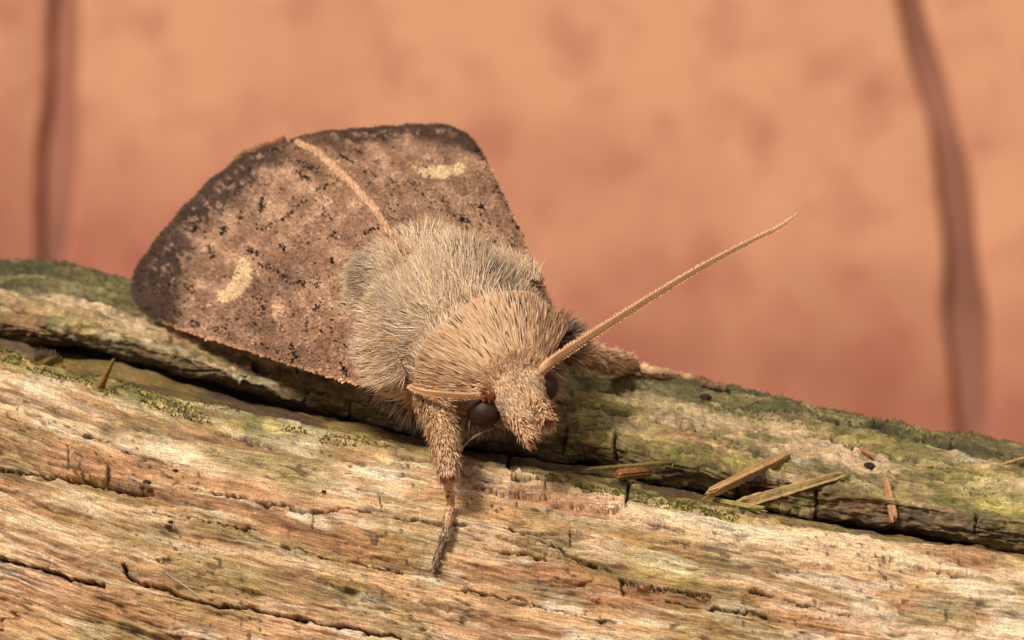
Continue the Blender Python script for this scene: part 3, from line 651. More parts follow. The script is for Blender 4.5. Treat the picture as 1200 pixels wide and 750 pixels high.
def make_wing(costa, inner, base, outer, marks, bulge, label):
    Q = coons(curve3(costa, NS), curve3(inner, NS), curve3(base, NT), curve3(outer, NT))
    s = np.linspace(0, 1, NS)[:, None] + np.zeros((1, NT)); t = np.linspace(0, 1, NT)[None] + np.zeros((NS, 1))
    Q[..., 2] += bulge * np.sin(pi * np.clip(t, 0, 1)) ** 0.8 * np.sin(pi * np.clip(s * 0.8 + 0.1, 0, 1))
    Q[..., 2] += 0.012 * (fbm(s * 5, t * 6, 221, 3) - 0.5) * np.sin(pi * t)
    Q[..., 2] -= 0.006 * np.abs(np.cos(t * pi * 7)) ** 3 * sstep(.1, .5, s) * np.sin(pi * t) ** .5        # veins
    nq = norm(np.cross(np.gradient(Q, axis=0), np.gradient(Q, axis=1))); flip = np.sign(nq[..., 2].mean()); nq = nq * flip
    px, py = project(mo(Q)); colr = wing_colour(px, py, s, t, marks)
    f = grid_faces(NS, NT); f = f[:, ::-1] if flip > 0 else f
    o = mesh_obj('forewing', ML(mo(Q.reshape(-1, 3))), f, MAT_WING, moth, (colr * 0.9).reshape(-1, 3)); o['label'] = label
    sm = o.modifiers.new('thickness', 'SOLIDIFY'); sm.thickness = 0.006; sm.offset = -1
    parts = [scales(Q, nq, colr, 46000, 0.0115, 0.0072, 1)]
    # black scales gathered along the cross-lines, and strays
    gp = []
    for kind, geo, wd, dens in marks:
        if kind != 'line': continue
        g = np.array(geo, float); sl = np.linalg.norm(np.diff(g, axis=0), axis=1); tot = sl.sum(); kk = int((10 + tot * 0.9) * dens)
        u = rng.random(kk) * tot; cum = np.concatenate([[0], np.cumsum(sl)]); gp.append(np.stack([np.interp(u, cum, g[:, 0]), np.interp(u, cum, g[:, 1])], -1) + rng.normal(0, wd * .55, (kk, 2)))
    gp = np.concatenate(gp); fx, fy = px[::2, ::2], py[::2, ::2]; ii, jj = [], []
    for x_, y_ in gp:
        k_ = np.argmin((fx - x_) ** 2 + (fy - y_) ** 2); ii.append(k_ // fx.shape[1] * 2); jj.append(k_ % fx.shape[1] * 2)
    st = 260; ii = np.concatenate([ii, rng.integers(20, int(NS * .86), st)]); jj = np.concatenate([jj, rng.integers(4, NT - 6, st)])
    ii = np.clip(ii, 3, NS - 4); jj = np.clip(jj, 2, NT - 4); kk = len(ii); wob_ = (Q[ii + 1, jj] - Q[ii, jj]) * rng.random((kk, 1)) + (Q[ii, jj + 1] - Q[ii, jj]) * rng.random((kk, 1))
    dv = norm(Q[ii + 2, jj] - Q[ii - 2, jj]) + rng.normal(0, .3, (kk, 3)); nk = nq[ii, jj]; ck_ = np.tile(Wk, (kk, 1)) * rng.uniform(.6, 1.7, (kk, 1))
    parts.append(blades(Q[ii, jj] + wob_ + nk * .004, dv + nk * .12, nk, rng.uniform(.008, .020, kk), rng.uniform(.004, .0075, kk), np.zeros(kk), ck_, ck_, .15))
    so = hair_obj('wing_scales', parts, o); so.data.materials.clear(); so.data.materials.append(MAT_SCALE)
    # marginal fringe and the hair along the inner edge
    fr = []
    m_ = 4500; j = rng.integers(2, NT - 2, m_); r_ = Q[NS - 1, j]; dv = norm(Q[NS - 1, j] - Q[NS - 6, j]) + rng.normal(0, .15, (m_, 3))
    cc = colr[NS - 4, j] * rng.uniform(.8, 1.5, (m_, 1)); fr.append(blades(r_, dv, nq[NS - 1, j], rng.uniform(.012, .028, m_), rng.uniform(.003, .005, m_), np.full(m_, .1), cc, cc * 1.2))
    hair_obj('fringe', fr, o)
    return o, Q, nq
inner_l = [(478, 304, .19), (458, 280, .222), (436, 246, .215), (402, 210, .175), (368, 180, .135), (335, 166, .10)]
mk_l = [('poly', [(284, 303), (296, 308), (299, 322), (296, 336), (285, 349), (272, 354), (256, 357), (257, 346), (268, 341), (274, 334), (279, 321)], 0, 0),
        ('ghost', [(327, 345), (338, 352), (337, 366), (328, 376), (320, 372), (324, 360), (318, 352)], 0, 0),
        ('shade', [(305, 345), (340, 330), (350, 300)], 16, .5), ('shade', [(260, 375), (300, 385), (320, 390)], 9, .4),
        ('line', [(308, 313), (325, 318), (350, 335)], 4, 1.0), ('line', [(302, 350), (312, 360), (305, 372)], 4.5, .95), ('line', [(410, 308), (420, 305), (418, 312)], 4.5, 1.25),
        ('line', [(355, 206), (363, 213)], 6, 1.3), ('line', [(375, 224), (398, 215)], 3.5, 1.05), ('line', [(338, 258), (350, 245), (362, 238)], 3, 1.1), ('line', [(380, 235), (384, 252), (392, 262)], 2.5, 1.0),
        ('line', [(335, 258), (318, 268), (300, 272)], 3, .95), ('line', [(388, 276), (402, 280)], 3, 1.05), ('line', [(428, 278), (446, 270)], 4, 1.0), ('line', [(310, 233), (309, 246)], 4.5, 1.3), ('line', [(350, 330), (360, 335), (382, 337)], 2.5, .95),
        ('line', [(372, 365), (378, 360)], 4, 1.2), ('line', [(360, 390), (366, 376)], 3, 1.1), ('line', [(348, 425), (352, 418), (345, 405)], 3.5, 1.0), ('line', [(410, 412), (420, 398), (424, 392)], 4, 1.05), ('line', [(405, 425), (412, 440)], 4, 1.0), ('line', [(430, 420), (445, 424)], 3, .95),
        ('line', [(232, 262), (230, 274)], 4, 1.2), ('line', [(265, 268), (263, 276)], 4, 1.3), ('line', [(248, 292), (250, 302)], 4, 1.2), ('line', [(285, 255), (284, 262)], 4, 1.2), ('line', [(222, 338), (230, 345)], 4, 1.1), ('line', [(230, 378), (240, 384)], 4, 1.2), ('line', [(250, 385), (290, 398), (330, 412)], 3, .75), ('line', [(295, 295), (305, 300)], 4, 1.1),
        ('line', [(392, 305), (396, 312)], 2, 1.1), ('line', [(330, 290), (340, 298)], 2.5, 1.0), ('shade', [(330, 178), (352, 190), (378, 208)], 9, .85), ('line', [(318, 176), (345, 186), (375, 205)], 6, .9)]
wl_o, Ql, Nl = make_wing([(478, 440, -.05), (442, 455, -.05), (400, 446, -.08), (350, 430, -.12), (300, 414, -.16), (240, 396, -.19), (195, 380, -.21), (170, 366, -.22)], inner_l,
    [(478, 440, -.05), (462, 400, .03), (470, 345, .11), (478, 304, .19)], [(170, 366, -.22), (160, 353, -.21), (157, 337, -.19), (163, 316, -.16), (185, 284, -.11), (215, 248, -.05), (250, 212, .01), (292, 181, .06), (335, 166, .10)],
    mk_l, 0.02, 'wing with its cream kidney mark, hanging over the mossy ridge')
mk_r = [('poly', [(480, 196), (490, 200), (508, 201), (514, 198), (530, 197), (545, 197), (548, 202), (535, 210), (515, 215), (500, 212), (490, 206)], 0, 0), ('ghost', [(535, 232), (548, 234), (556, 240), (550, 244), (538, 240)], 0, 0),
        ('shade', [(470, 225), (520, 240), (560, 235)], 22, .35), ('shade', [(345, 160), (380, 170), (420, 185)], 10, .8), ('line', [(495, 220), (530, 245)], 9, .72), ('line', [(555, 245), (568, 248)], 4, 1.1), ('line', [(540, 260), (552, 264)], 4, 1.2), ('line', [(525, 250), (535, 258)], 4, 1.0),
        ('line', [(480, 218), (500, 235), (515, 250)], 4, .8), ('line', [(472, 265), (485, 270)], 4, 1.2), ('line', [(600, 262), (612, 276)], 5, 1.1), ('line', [(560, 180), (572, 200)], 6, 1.0), ('line', [(580, 220), (594, 246)], 5, .9), ('line', [(428, 207), (440, 210)], 4, 1.1), ('line', [(398, 187), (410, 192)], 4, 1.1), ('line', [(415, 180), (425, 183)], 4, 1.1),
        ('line', [(450, 255), (460, 262)], 5, .9), ('line', [(460, 215), (470, 225)], 4, .9), ('line', [(445, 195), (440, 192)], 3, 1.1)]
inner_r = [(480, 302, .18), (460, 278, .212), (438, 243, .205), (404, 207, .165), (371, 178, .125), (341, 166, .088)]
wr_o, Qr, Nr = make_wing([(640, 335, -.02), (628, 314, -.04), (612, 280, -.07), (594, 240, -.11), (574, 200, -.16), (557, 170, -.20)], inner_r,
    [(640, 335, -.02), (590, 330, .06), (530, 318, .13), (480, 302, .18)], [(557, 170, -.20), (547, 159, -.195), (530, 150, -.18), (500, 147, -.15), (450, 150, -.08), (400, 154, 0.0), (365, 159, .05), (341, 166, .088)],
    mk_r, 0.012, 'wing lying uppermost, with a cream kidney mark near its tip')
# long hair of the thorax lying over the wing bases
mant = []
for Q_, N_, smax, tlo in ((Ql, Nl, 22, 0.0), (Qr, Nr, 30, 0.05)):
    m_ = 9000; i = (rng.random(m_) ** 2.4 * smax).astype(int) + 1; j = (rng.uniform(tlo, .995, m_) * (NT - 3)).astype(int) + 1
    i = np.clip((i * (0.75 + .5 * vnoise(j / 18.0, j * 0, 23))).astype(int), 1, NS - 5)
    dv = norm(Q_[i + 3, j] - Q_[i, j]) + rng.normal(0, .24, (m_, 3)) + N_[i, j] * rng.uniform(.0, .12, (m_, 1))
    c1 = pick(m_, [H_tan, H_pale, srgb(198, 174, 148), H_dark * 1.6], [3, 4, 4, .3]); mant.append(blades(Q_[i, j] + N_[i, j] * rng.uniform(.003, .014, (m_, 1)), dv, N_[i, j], rng.uniform(.03, .08, m_), rng.uniform(.0013, .0022, m_), rng.uniform(0, .15, m_), c1 * .88, c1))
hair_obj('mantle_fur', mant, body_o, 'long silky hair fanning over the wing bases')
# tan hair ridge where the inner edges meet
m_ = 4200; i = (rng.random(m_) ** 0.9 * (NS - 24)).astype(int) + 2; r_ = Ql[i, NT - 1]; al = norm(Ql[i + 3, NT - 1] - Ql[i - 2, NT - 1])
r_ = r_ - (Ql[i, NT - 1] - Ql[i, NT - 8]) * rng.uniform(-.5, .5, (m_, 1)) * 0.6
dv = al * 0.55 + np.array([0, 0.40, 0.50]) + rng.normal(0, .14, (m_, 3))
c1 = pick(m_, [srgb(214, 168, 126), srgb(234, 192, 150), srgb(170, 128, 96)], [3, 3, 1])
hair_obj('ridge_hair', [blades(r_, dv, np.array([[0, 0, 1.0]]) + 0 * r_, rng.uniform(.010, .030, m_), rng.uniform(.002, .0034, m_), np.full(m_, .05), c1 * 0.85, c1)], wl_o)
m_ = 700; j = NT - 1 - (rng.random(m_) ** 1.6 * 60).astype(int); r_ = Ql[NS - 2, j]; dv = norm(Ql[NS - 1, j] - Ql[NS - 8, j]) * 0.6 + np.array([0, 0, .7]) + rng.normal(0, .2, (m_, 3))
c1 = pick(m_, [srgb(190, 138, 100), srgb(150, 108, 80)], [2, 1])
hair_obj('corner_hair', [blades(r_, dv, np.array([[0, 0, 1.0]]) + 0 * r_, rng.uniform(.015, .03, m_), rng.uniform(.003, .005, m_), np.full(m_, .1), c1 * 0.8, c1)], wl_o)

# ---- tubes along a path in moth coordinates
def tube(path, radii, nseg=14, sub=12, squash=None):
    path = np.array(path, float); radii = np.array(radii, float)
    L_ = np.concatenate([[0], np.cumsum(np.linalg.norm(np.diff(path, axis=0), axis=1))]); t = np.linspace(0, L_[-1], sub)
    q = np.stack([np.interp(t, L_, path[:, i]) for i in range(3)], -1); r_ = np.interp(t, L_, radii)
    tg = norm(np.gradient(q, axis=0)); upv = np.array([0.3, 0.2, 0.93]); n1 = norm(np.cross(tg, upv)); n2 = np.cross(n1, tg)
    th = np.linspace(0, 2 * pi, nseg + 1)[:-1]
    V = q[:, None] + r_[:, None, None] * (np.cos(th)[None, :, None] * n1[:, None] + np.sin(th)[None, :, None] * n2[:, None])
    V = np.concatenate([V.reshape(-1, 3), q[:1], q[-1:]]); f = grid_faces(sub, nseg, wrap_c=True); i = np.arange(nseg); j = (i + 1) % nseg; e = sub * nseg
    f3 = np.concatenate([np.stack([i, np.full(nseg, e), j], -1)[:, ::-1], np.stack([(sub - 1) * nseg + i, np.full(nseg, e + 1), (sub - 1) * nseg + j], -1)])
    return V, [f, f3[:, ::-1]], (q, tg, r_, n1, n2)
def tube_obj(name, path, radii, col_fn, parent, sub=24, nseg=14, label=None, bumpf=None):
    V, F, info = tube(path, radii, nseg, sub); q = info[0]
    t = np.concatenate([np.repeat(np.linspace(0, 1, sub), nseg), [0, 1]]); 
    o = mesh_obj(name, ML(mo(V)), F, MAT_SKIN, parent, col_fn(t))
    if label: o['label'] = label
    return o, info
def smooth_path(pts, n_=60):
    pts = np.array(pts, float); t = np.arange(len(pts)); tt = np.linspace(0, len(pts) - 1, n_); out = []
    ext = np.concatenate([[2 * pts[0] - pts[1]], pts, [2 * pts[-1] - pts[-2]]])
    for x in tt:
        k = min(int(x), len(pts) - 2); f = x - k; p0, p1, p2, p3 = ext[k:k + 4]
        out.append(0.5 * ((2 * p1) + (-p0 + p2) * f + (2 * p0 - 5 * p1 + 4 * p2 - p3) * f * f + (-p0 + 3 * p1 - 3 * p2 + p3) * f ** 3))
    return np.array(out)
def D2M(p): return (np.asarray(p) - Om) @ Bm.T     # design -> moth

# ---- antennae: ringed flagellum, pale scaled above, brown and saw-edged below
def antenna(path3, r0, r1, nring, label):
    path = smooth_path(path3, 240); L_ = np.concatenate([[0], np.cumsum(np.linalg.norm(np.diff(path, axis=0), axis=1))]); sub = nring * 4
    t = np.linspace(0, 1, sub); q = np.stack([np.interp(t * L_[-1], L_, path[:, i]) for i in range(3)], -1)
    tg = norm(np.gradient(q, axis=0)); view = D2M(np.array([0, 0, D0])) - q; view = norm(view)
    n1 = norm(np.cross(tg, view + np.array([0, 0, .25]))); n2 = norm(np.cross(n1, tg)); n2 = n2 * np.sign(np.sum(n2 * view, -1, keepdims=True))
    r_ = (r0 * (1 - t) + r1 * t) * (1 - 0.5 * sstep(0.93, 1, t)); saw = np.array([0.84, 0.93, 1.05, 1.12])[np.arange(sub) % 4]; nseg = 16
    th = np.linspace(0, 2 * pi, nseg + 1)[:-1]; rad = r_[:, None] * (1 + (saw[:, None] - 1) * (0.6 + 0.9 * np.abs(np.cos(th))[None] ** 3))
    groove_ = 1 - 0.18 * np.exp(-((th - pi * 0.5) / 0.5) ** 2)[None]
    V = q[:, None] + (rad * groove_)[..., None] * (np.cos(th)[None, :, None] * n1[:, None] + np.sin(th)[None, :, None] * n2[:, None] * 0.8)
    stripe = np.exp(-((th - pi * 0.5) / 0.85) ** 4)[None] * sstep(0.03, 0.12, t)[:, None] * (1 - 0.6 * sstep(0.75, 1, t))[:, None]
    base = np.broadcast_to(srgb(224, 184, 138), V.shape); cc = mix(base, srgb(110, 64, 40), stripe * 0.85)
    cc = mix(cc, srgb(120, 78, 52), ((np.arange(sub) % 4) == 0)[:, None] * 0.5 * np.ones((1, nseg))); cc = cc * (0.85 + 0.3 * rng.random(cc.shape[:2]))[..., None]
    V = np.concatenate([V.reshape(-1, 3), q[:1], q[-1:]]); e = sub * nseg; i = np.arange(nseg); j = (i + 1) % nseg
    F = [grid_faces(sub, nseg, wrap_c=True), np.concatenate([np.stack([i, j, np.full(nseg, e)], -1), np.stack([(sub - 1) * nseg + j, (sub - 1) * nseg + i, np.full(nseg, e + 1)], -1)])]
    o = mesh_obj('antenna', ML(mo(V)), F, MAT_SKIN, moth, np.concatenate([cc.reshape(-1, 3), base[0, :2]])); o['label'] = label
    # bristles along both edges
    m_ = nring * 10; k = rng.integers(3, sub - 1, m_); sgn = rng.choice([-1, 1], m_)[:, None]
    root = q[k] + n1[k] * sgn * r_[k][:, None]; dv = n1[k] * sgn * 0.8 + tg[k] * 0.7 + rng.normal(0, .25, (m_, 3))
    c1 = pick(m_, [srgb(226, 180, 132), srgb(196, 146, 104)], [1, 1])
    hair_obj('bristles', [blades(root, dv, n2[k], r_[k] * rng.uniform(.45, .9, m_), np.full(m_, .003), 0 * r_[k], c1, c1)], o)
    return o
base_r = solve(629, 437, a=.355)
pts = [base_r]
for x, y, wv in [(660, 414, .30), (700, 388, .33), (760, 350, .36), (820, 314, .38), (880, 282, .38), (912, 266, .37), (935, 250, .36)]:
    pts.append(D2M(unproject(np.array(float(x)), np.array(float(y)), np.array(wv))))
antenna(pts, 0.0125, 0.0045, 92, 'long antenna raised away over the log')
base_l = solve(571, 462, a=.365)
ptl = [base_l]
for x, y, av in [(548, 464, .36), (520, 462, .335), (500, 460, .30), (487, 457, .24), (478, 452, .14)]:
    ptl.append(solve(x, y, a=av))
antenna(ptl, 0.0075, 0.006, 50, 'antenna folded back beneath the collar')
# bulbous first antenna joints
def ellipsoid(name, cen, axes, radii, col, mat, parent, nu=28, nv=18, jitter=0.0):
    th = np.linspace(0, 2 * pi, nu + 1)[:-1]; phv = np.linspace(0, pi, nv + 2)[1:-1]
    T, Pp = np.meshgrid(th, phv); d = np.stack([np.cos(T) * np.sin(Pp), np.sin(T) * np.sin(Pp), np.cos(Pp)], -1)
    V = cen + (d * np.array(radii)) @ np.array(axes); V = V * 1.0
    if jitter: V = V + d @ np.array(axes) * (jitter * (vnoise(T * 3, Pp * 5, 7) - .5))[..., None]
    pole = np.stack([cen + radii[2] * np.array(axes[2]), cen - radii[2] * np.array(axes[2])]); V = np.concatenate([V.reshape(-1, 3), pole]); i = np.arange(nu); j = (i + 1) % nu; e = nu * nv
    F = [grid_faces(nv, nu, wrap_c=True)[:, ::-1], np.concatenate([np.stack([i, j, np.full(nu, e)], -1), np.stack([(nv - 1) * nu + j, (nv - 1) * nu + i, np.full(nu, e + 1)], -1)])]
    return mesh_obj(name, ML(mo(V)), F, mat, parent, np.broadcast_to(col, (len(V), 3)) * rng.uniform(.9, 1.1, (len(V), 1)))
I3 = np.eye(3)
def tuft_on(cen, rad, n_, ln, parent, name='scale_tuft', dirb=(0, 0, 0), cols_=None, up=None):
    d = norm(rng.normal(0, 1, (n_, 3))); r_ = cen + d * rad; dv = d * 0.5 + np.array(dirb) + rng.normal(0, .2, d.shape)
    c1 = pick(n_, cols_ or [H_tan, H_orange, H_brown], [1] * len(cols_ or [0, 0, 0]))
    return hair_obj(name, [blades(r_, dv, d, rng.uniform(ln * .6, ln, n_), rng.uniform(.004, .007, n_), np.zeros(n_), c1 * .85, c1)], parent)
j1 = ellipsoid('antenna_joint', base_l + np.array([0.005, .005, 0]), I3, (.017, .017, .017), srgb(168, 110, 76), MAT_SKIN, moth)
tuft_on(base_l, .016, 260, .014, j1, cols_=[srgb(180, 120, 84), srgb(150, 98, 70)])
j2 = ellipsoid('antenna_joint', base_r, I3, (.018, .018, .018), srgb(190, 134, 92), MAT_SKIN, moth)
tuft_on(base_r, .016, 160, .02, j2)
# ---- eyes
def eye_mat():
    m, nt, b = new_mat('compound_eye'); N, L = nt.nodes, nt.links
    tc = N.new('ShaderNodeTexCoord'); v = N.new('ShaderNodeTexVoronoi'); v.inputs['Scale'].default_value = 34
    L.new(tc.outputs['Generated'], v.inputs['Vector'])
    n_ = N.new('ShaderNodeTexNoise'); n_.inputs['Scale'].default_value = 4; L.new(tc.outputs['Generated'], n_.inputs['Vector'])
    cr = N.new('ShaderNodeValToRGB'); cr.color_ramp.elements[0].color = (*srgb(34, 21, 16), 1); cr.color_ramp.elements[1].color = (*srgb(66, 42, 31), 1)
    L.new(n_.outputs[0], cr.inputs[0]); L.new(cr.outputs[0], b.inputs['Base Color'])
    bp_ = N.new('ShaderNodeBump'); bp_.inputs['Strength'].default_value = 0.12; bp_.inputs['Distance'].default_value = 0.004
    L.new(v.outputs[0], bp_.inputs['Height']); L.new(bp_.outputs[0], b.inputs['Normal'])
    b.inputs['Roughness'].default_value = 0.5; b.inputs['Specular IOR Level'].default_value = 0.2
    return m
MAT_EYE = eye_mat()
ellipsoid('eye', solve(568, 480, a=.35), I3, (.057, .053, .046), (.1, .1, .1), MAT_EYE, moth)
ellipsoid('eye', solve(632, 448, a=.335), I3, (.068, .055, .058), (.1, .1, .1), MAT_EYE, moth)
# ---- palps: two short scaled stubs below the face
for (x0, y0, x1, y1, a0, a1) in ((603, 488, 622, 513, .45, .525), (630, 470, 641, 494, .455, .535)):
    p0, p1 = solve(x0, y0, a=a0), solve(x1, y1, a=a1)
    o, (q, tg, rr, n1, n2) = tube_obj('palp', [p0, p0 * .5 + p1 * .5, p1], [.018, .021, .019], lambda t: np.broadcast_to(srgb(176, 122, 84), (len(t), 3)), moth, sub=10)
    m_ = 900; k = rng.integers(0, 10, m_); th = rng.uniform(0, 2 * pi, m_)[:, None]; rad = np.cos(th) * n1[k] + np.sin(th) * n2[k]
    c1 = pick(m_, [H_tan, H_orange, H_pale, H_dark], [3, 3, 2, .6]); dv = tg[k] * 0.9 + rad * 0.45 + rng.normal(0, .18, (m_, 3))
    ellipsoid('palp_tip', p1 + norm(p1 - p0) * .004, I3, (.012, .012, .012), srgb(120, 74, 50), MAT_SKIN, o, 12, 8)
    hair_obj('palp_scales', [blades(q[k] + rad * rr[k][:, None] * .9, dv, rad, rng.uniform(.016, .034, m_), rng.uniform(.003, .005, m_), np.zeros(m_), c1 * .85, c1)], o)
# ---- legs
def leg(name, femur, fr, tarsus, tr, label, dens=1.0, tipdark=True):
    root = tube_obj(name, smooth_path(femur, 20), np.interp(np.linspace(0, 1, 20), np.linspace(0, 1, len(fr)), fr), lambda t: np.broadcast_to(srgb(150, 108, 76), (len(t), 3)), moth, sub=26, label=label)
    o, (q, tg, rr, n1, n2) = root
    m_ = int(6500 * dens); k = rng.integers(0, len(q) - 1, m_); th = rng.uniform(0, 2 * pi, m_)[:, None]; rad = np.cos(th) * n1[k] + np.sin(th) * n2[k]
    c1 = pick(m_, [H_tan, H_orange, H_pale, H_brown, H_dark], [5, 3, 3, .6, .3] if dens < 1.2 else [4, 4, 1, 3, .8]); dv = tg[k] * 0.9 + rad * 0.30 + rng.normal(0, .15, (m_, 3))
    hair_obj('leg_hair', [blades(q[k] + rad * rr[k][:, None] * .9, dv, rad, rng.uniform(.024, .048, m_), rng.uniform(.002, .0036, m_), np.zeros(m_), c1 * .9, c1)], o)
    def tc_(t):
        base = mix(np.broadcast_to(srgb(206, 164, 120), (len(t), 3)), srgb(112, 86, 68), sstep(0.52, 0.72, t) * (0.9 if tipdark else .4))
        sp_ = (rng.random(len(t)) < 0.22); base = base.copy(); base[sp_] *= 0.45; return base
    V = np.array(tarsus); tr = np.array(tr); xs = np.linspace(0, 1, len(tr)); tr = np.interp(np.linspace(0, 1, 64), xs, tr) * (1 + .16 * sstep(.7, 1, np.linspace(0, 5.999, 64) % 1) - .05)
    V = np.stack([np.interp(np.linspace(0, 1, 64), np.linspace(0, 1, len(V)), V[:, q_]) for q_ in range(3)], -1)
    t2, (q, tg, rr, n1, n2) = tube_obj('tarsus', V, tr, tc_, o, sub=64, nseg=12)
    m_ = 700; k = rng.integers(0, len(q) - 2, m_); th = rng.uniform(0, 2 * pi, m_)[:, None]; rad = np.cos(th) * n1[k] + np.sin(th) * n2[k]; tt = k / len(q)
    c1 = mix(pick(m_, [H_tan, H_pale, H_dark], [3, 1, .7]), srgb(116, 90, 72), sstep(.52, .72, tt) * .8)
    hair_obj('leg_hair', [blades(q[k] + rad * rr[k][:, None], tg[k] + rad * .22 + rng.normal(0, .1, (m_, 3)), rad, rng.uniform(.008, .014, m_), rng.uniform(.003, .0045, m_), np.zeros(m_), c1 * .85, c1)], t2)
    return o
def LP(px, py, lift):
    p_, _ = log_at(px, py, lift); return D2M(p_)
hipw = mo(np.array([.22, -.10, -.24]))[2]
foot = [D2M(unproject(np.array(x), np.array(y), np.array(wv))) for x, y, wv in ((525., 556., .36),)]
t0 = foot[0]
tar = smooth_path([t0, LP(530, 598, .035), LP(527, 612, .03), LP(517, 645, .014), LP(509, 672, .010)], 40)
tarr = np.interp(np.linspace(0, 1, 40), [0, .3, .36, .42, .9, 1], [.014, .0115, .0135, .0115, .010, .005])
fem = [D2M(unproject(np.array(x), np.array(y), np.array(wv))) for x, y, wv in ((500., 462., .10), (512., 485., .20), (521., 520., .29), (525., 558., .36))]
leg('foreleg', fem, [.040, .041, .033, .016], tar, tarr, 'bristly front leg planted on the pale wood')
p1, n1_ = log_at(737, 434, .02); p1 = p1
fem2 = [D2M(unproject(np.array(x), np.array(y), np.array(wv))) for x, y, wv in ((640., 420., -.22), (680., 413., -.40), (712., 423., -.50))] + [LP(738, 437, .03)]
tar2 = smooth_path([fem2[-1], LP(765, 445, .026), LP(800, 451, .024), LP(830, 457, .020), LP(851, 461, .014)], 40)
leg('foreleg', fem2, [.030, .034, .030, .016], tar2, np.interp(np.linspace(0, 1, 40), [0, .5, .56, .62, 1], [.019, .015, .017, .015, .011]), 'hairy front leg stretched along the mossy ridge', 1.3)
# dark wool behind the eye on the raised side
cen = solve(652, 402, a=.14); m_ = 1500; d = norm(rng.normal(0, 1, (m_, 3))); r_ = cen + d * np.array([.04, .03, .04])
dv = d * .5 + np.array([.1, .8, -.1]) + rng.normal(0, .25, (m_, 3)); c1 = pick(m_, [H_grey * .7, H_dark * 1.3, H_brown * .8], [3, 2, 1])
hair_obj('shoulder_wool', [blades(r_, dv, d, rng.uniform(.04, .09, m_), rng.uniform(.003, .005, m_), np.zeros(m_), c1 * .8, c1)], body_o)

# ================================================================== SPLINTERS, GRIT AND MOSS ON THE LOG
def splinter(name, p0, p1, w0, w1, th, colr, label, cat, ragged=0.3, group=None, nseg=14, bend=0.0):
    p0 = np.array(p0); p1 = np.array(p1); ax = norm(p1 - p0); L_ = np.linalg.norm(p1 - p0)
    mid = (p0 + p1) / 2; _, nrm_ = log_at(*project(mid)); sd_ = norm(np.cross(nrm_, ax)); up_ = np.cross(ax, sd_)
    nseg = nseg * 3; k = 14
    t = np.linspace(0, 1, nseg); wv = (w0 * (1 - t) + w1 * t) * (1 + ragged * .5 * (vnoise(t * 5, t * 0 + w0 * 900, 5) - .5)); wv = wv * 0.72 * np.minimum(1, .5 + 7 * np.minimum(t, 1 - t))
    th_ = np.linspace(0, 2 * pi, k + 1)[:-1]; sec = np.stack([np.sign(np.cos(th_)) * np.abs(np.cos(th_)) ** .6, np.sign(np.sin(th_)) * np.abs(np.sin(th_)) ** .6], -1)
    strand = 1 + .22 * rng.normal(size=(1, k, 1)); jit = strand * (1 + .06 * rng.normal(size=(nseg, k, 1)))
    endo = rng.normal(0, .06, (1, k)) * L_; tt = t[:, None] * L_ + endo * (2 * t[:, None] - 1)
    cenl = p0 + ax * (t * L_)[:, None] + sd_ * (bend * np.sin(pi * t))[:, None]
    V = p0 + ax * tt[..., None] + (sd_ * (bend * np.sin(pi * t))[:, None])[:, None] + (sec[None, :, :1] * jit) * wv[:, None, None] / 2 * sd_ + (sec[None, :, 1:] * jit) * th / 2 * up_
    V2 = np.concatenate([V.reshape(-1, 3), cenl[:1] + ax * .004, cenl[-1:] - ax * .004]); i = np.arange(k); j = (i + 1) % k; e = nseg * k
    F = [grid_faces(nseg, k, wrap_c=True), np.concatenate([np.stack([j, i, np.full(k, e)], -1), np.stack([(nseg - 1) * k + i, (nseg - 1) * k + j, np.full(k, e + 1)], -1)])]
    scol = np.concatenate([np.tile(rng.uniform(.65, 1.25, k), nseg) * np.repeat(.7 + .6 * fbm(t * 9, t * 0 + w1 * 700, 6, 3), k), [1, 1]])[:, None]
    base = np.tile(colr, (len(V2), 1)) * (0.8 + .4 * rng.random((len(V2), 1))) * scol; base = mix(base, olive, 0.45 * sstep(.5, .8, rng.random(len(V2))))
    uv = np.concatenate([np.stack([np.repeat(t * L_ * 4, k), np.tile(np.arange(k) / k, nseg)], -1), [[0, 0], [1, 0]]])
    loc = W3(mid); o = mesh_obj(name, W3(V2) - loc, F, MAT_SPLINT, None, base, uv, smooth=False); o.location = loc
    return tag(o, label, cat, group)
def at_w(px, py, wv): return unproject(np.array(float(px)), np.array(float(py)), np.array(float(wv)))
def lp(px, py, lift): return log_at(px, py, lift)[0]
def over(px, py, ref_px, ref_py, up_): return at_w(px, py, log_at(ref_px, ref_py, 0)[0][2] + up_)
s_b = srgb(186, 144, 94); s_r = srgb(186, 128, 90); s_p = srgb(196, 160, 104)
splinter('splinter', over(832, 577, 836, 592, .0), lp(921, 537, .012), .034, .042, .02, s_b, 'long brown splinter lying against the mossy ridge over the split', 'splinter')
splinter('splinter', over(866, 591, 868, 600, .0), lp(985, 560, .012), .040, .026, .02, srgb(200, 164, 108), 'longest wood splinter, bridging the split beside the cracked block', 'splinter')
splinter('splinter', lp(1037, 568, .022), over(1048, 609, 1046, 603, .03), .020, .032, .014, s_r, 'short reddish wood chip standing across the mossy ridge', 'splinter', nseg=9)
splinter('splinter', over(687, 551, 690, 562, .0), over(778, 544, 778, 538, .02), .018, .026, .014, srgb(168, 140, 88), 'thin pale greenish splinter beside a small red-brown block', 'splinter')
splinter('splinter', over(723, 557, 725, 568, .0), over(762, 553, 762, 572, -.03), .034, .030, .02, srgb(166, 104, 66), 'small red-brown block of wood in the split', 'wood chip', nseg=7)
splinter('splinter', lp(1008, 530, .014), lp(1026, 540, .014), .018, .014, .010, s_r, 'tiny reddish chip beside a black crumb on the mossy ridge', 'wood chip', nseg=6)
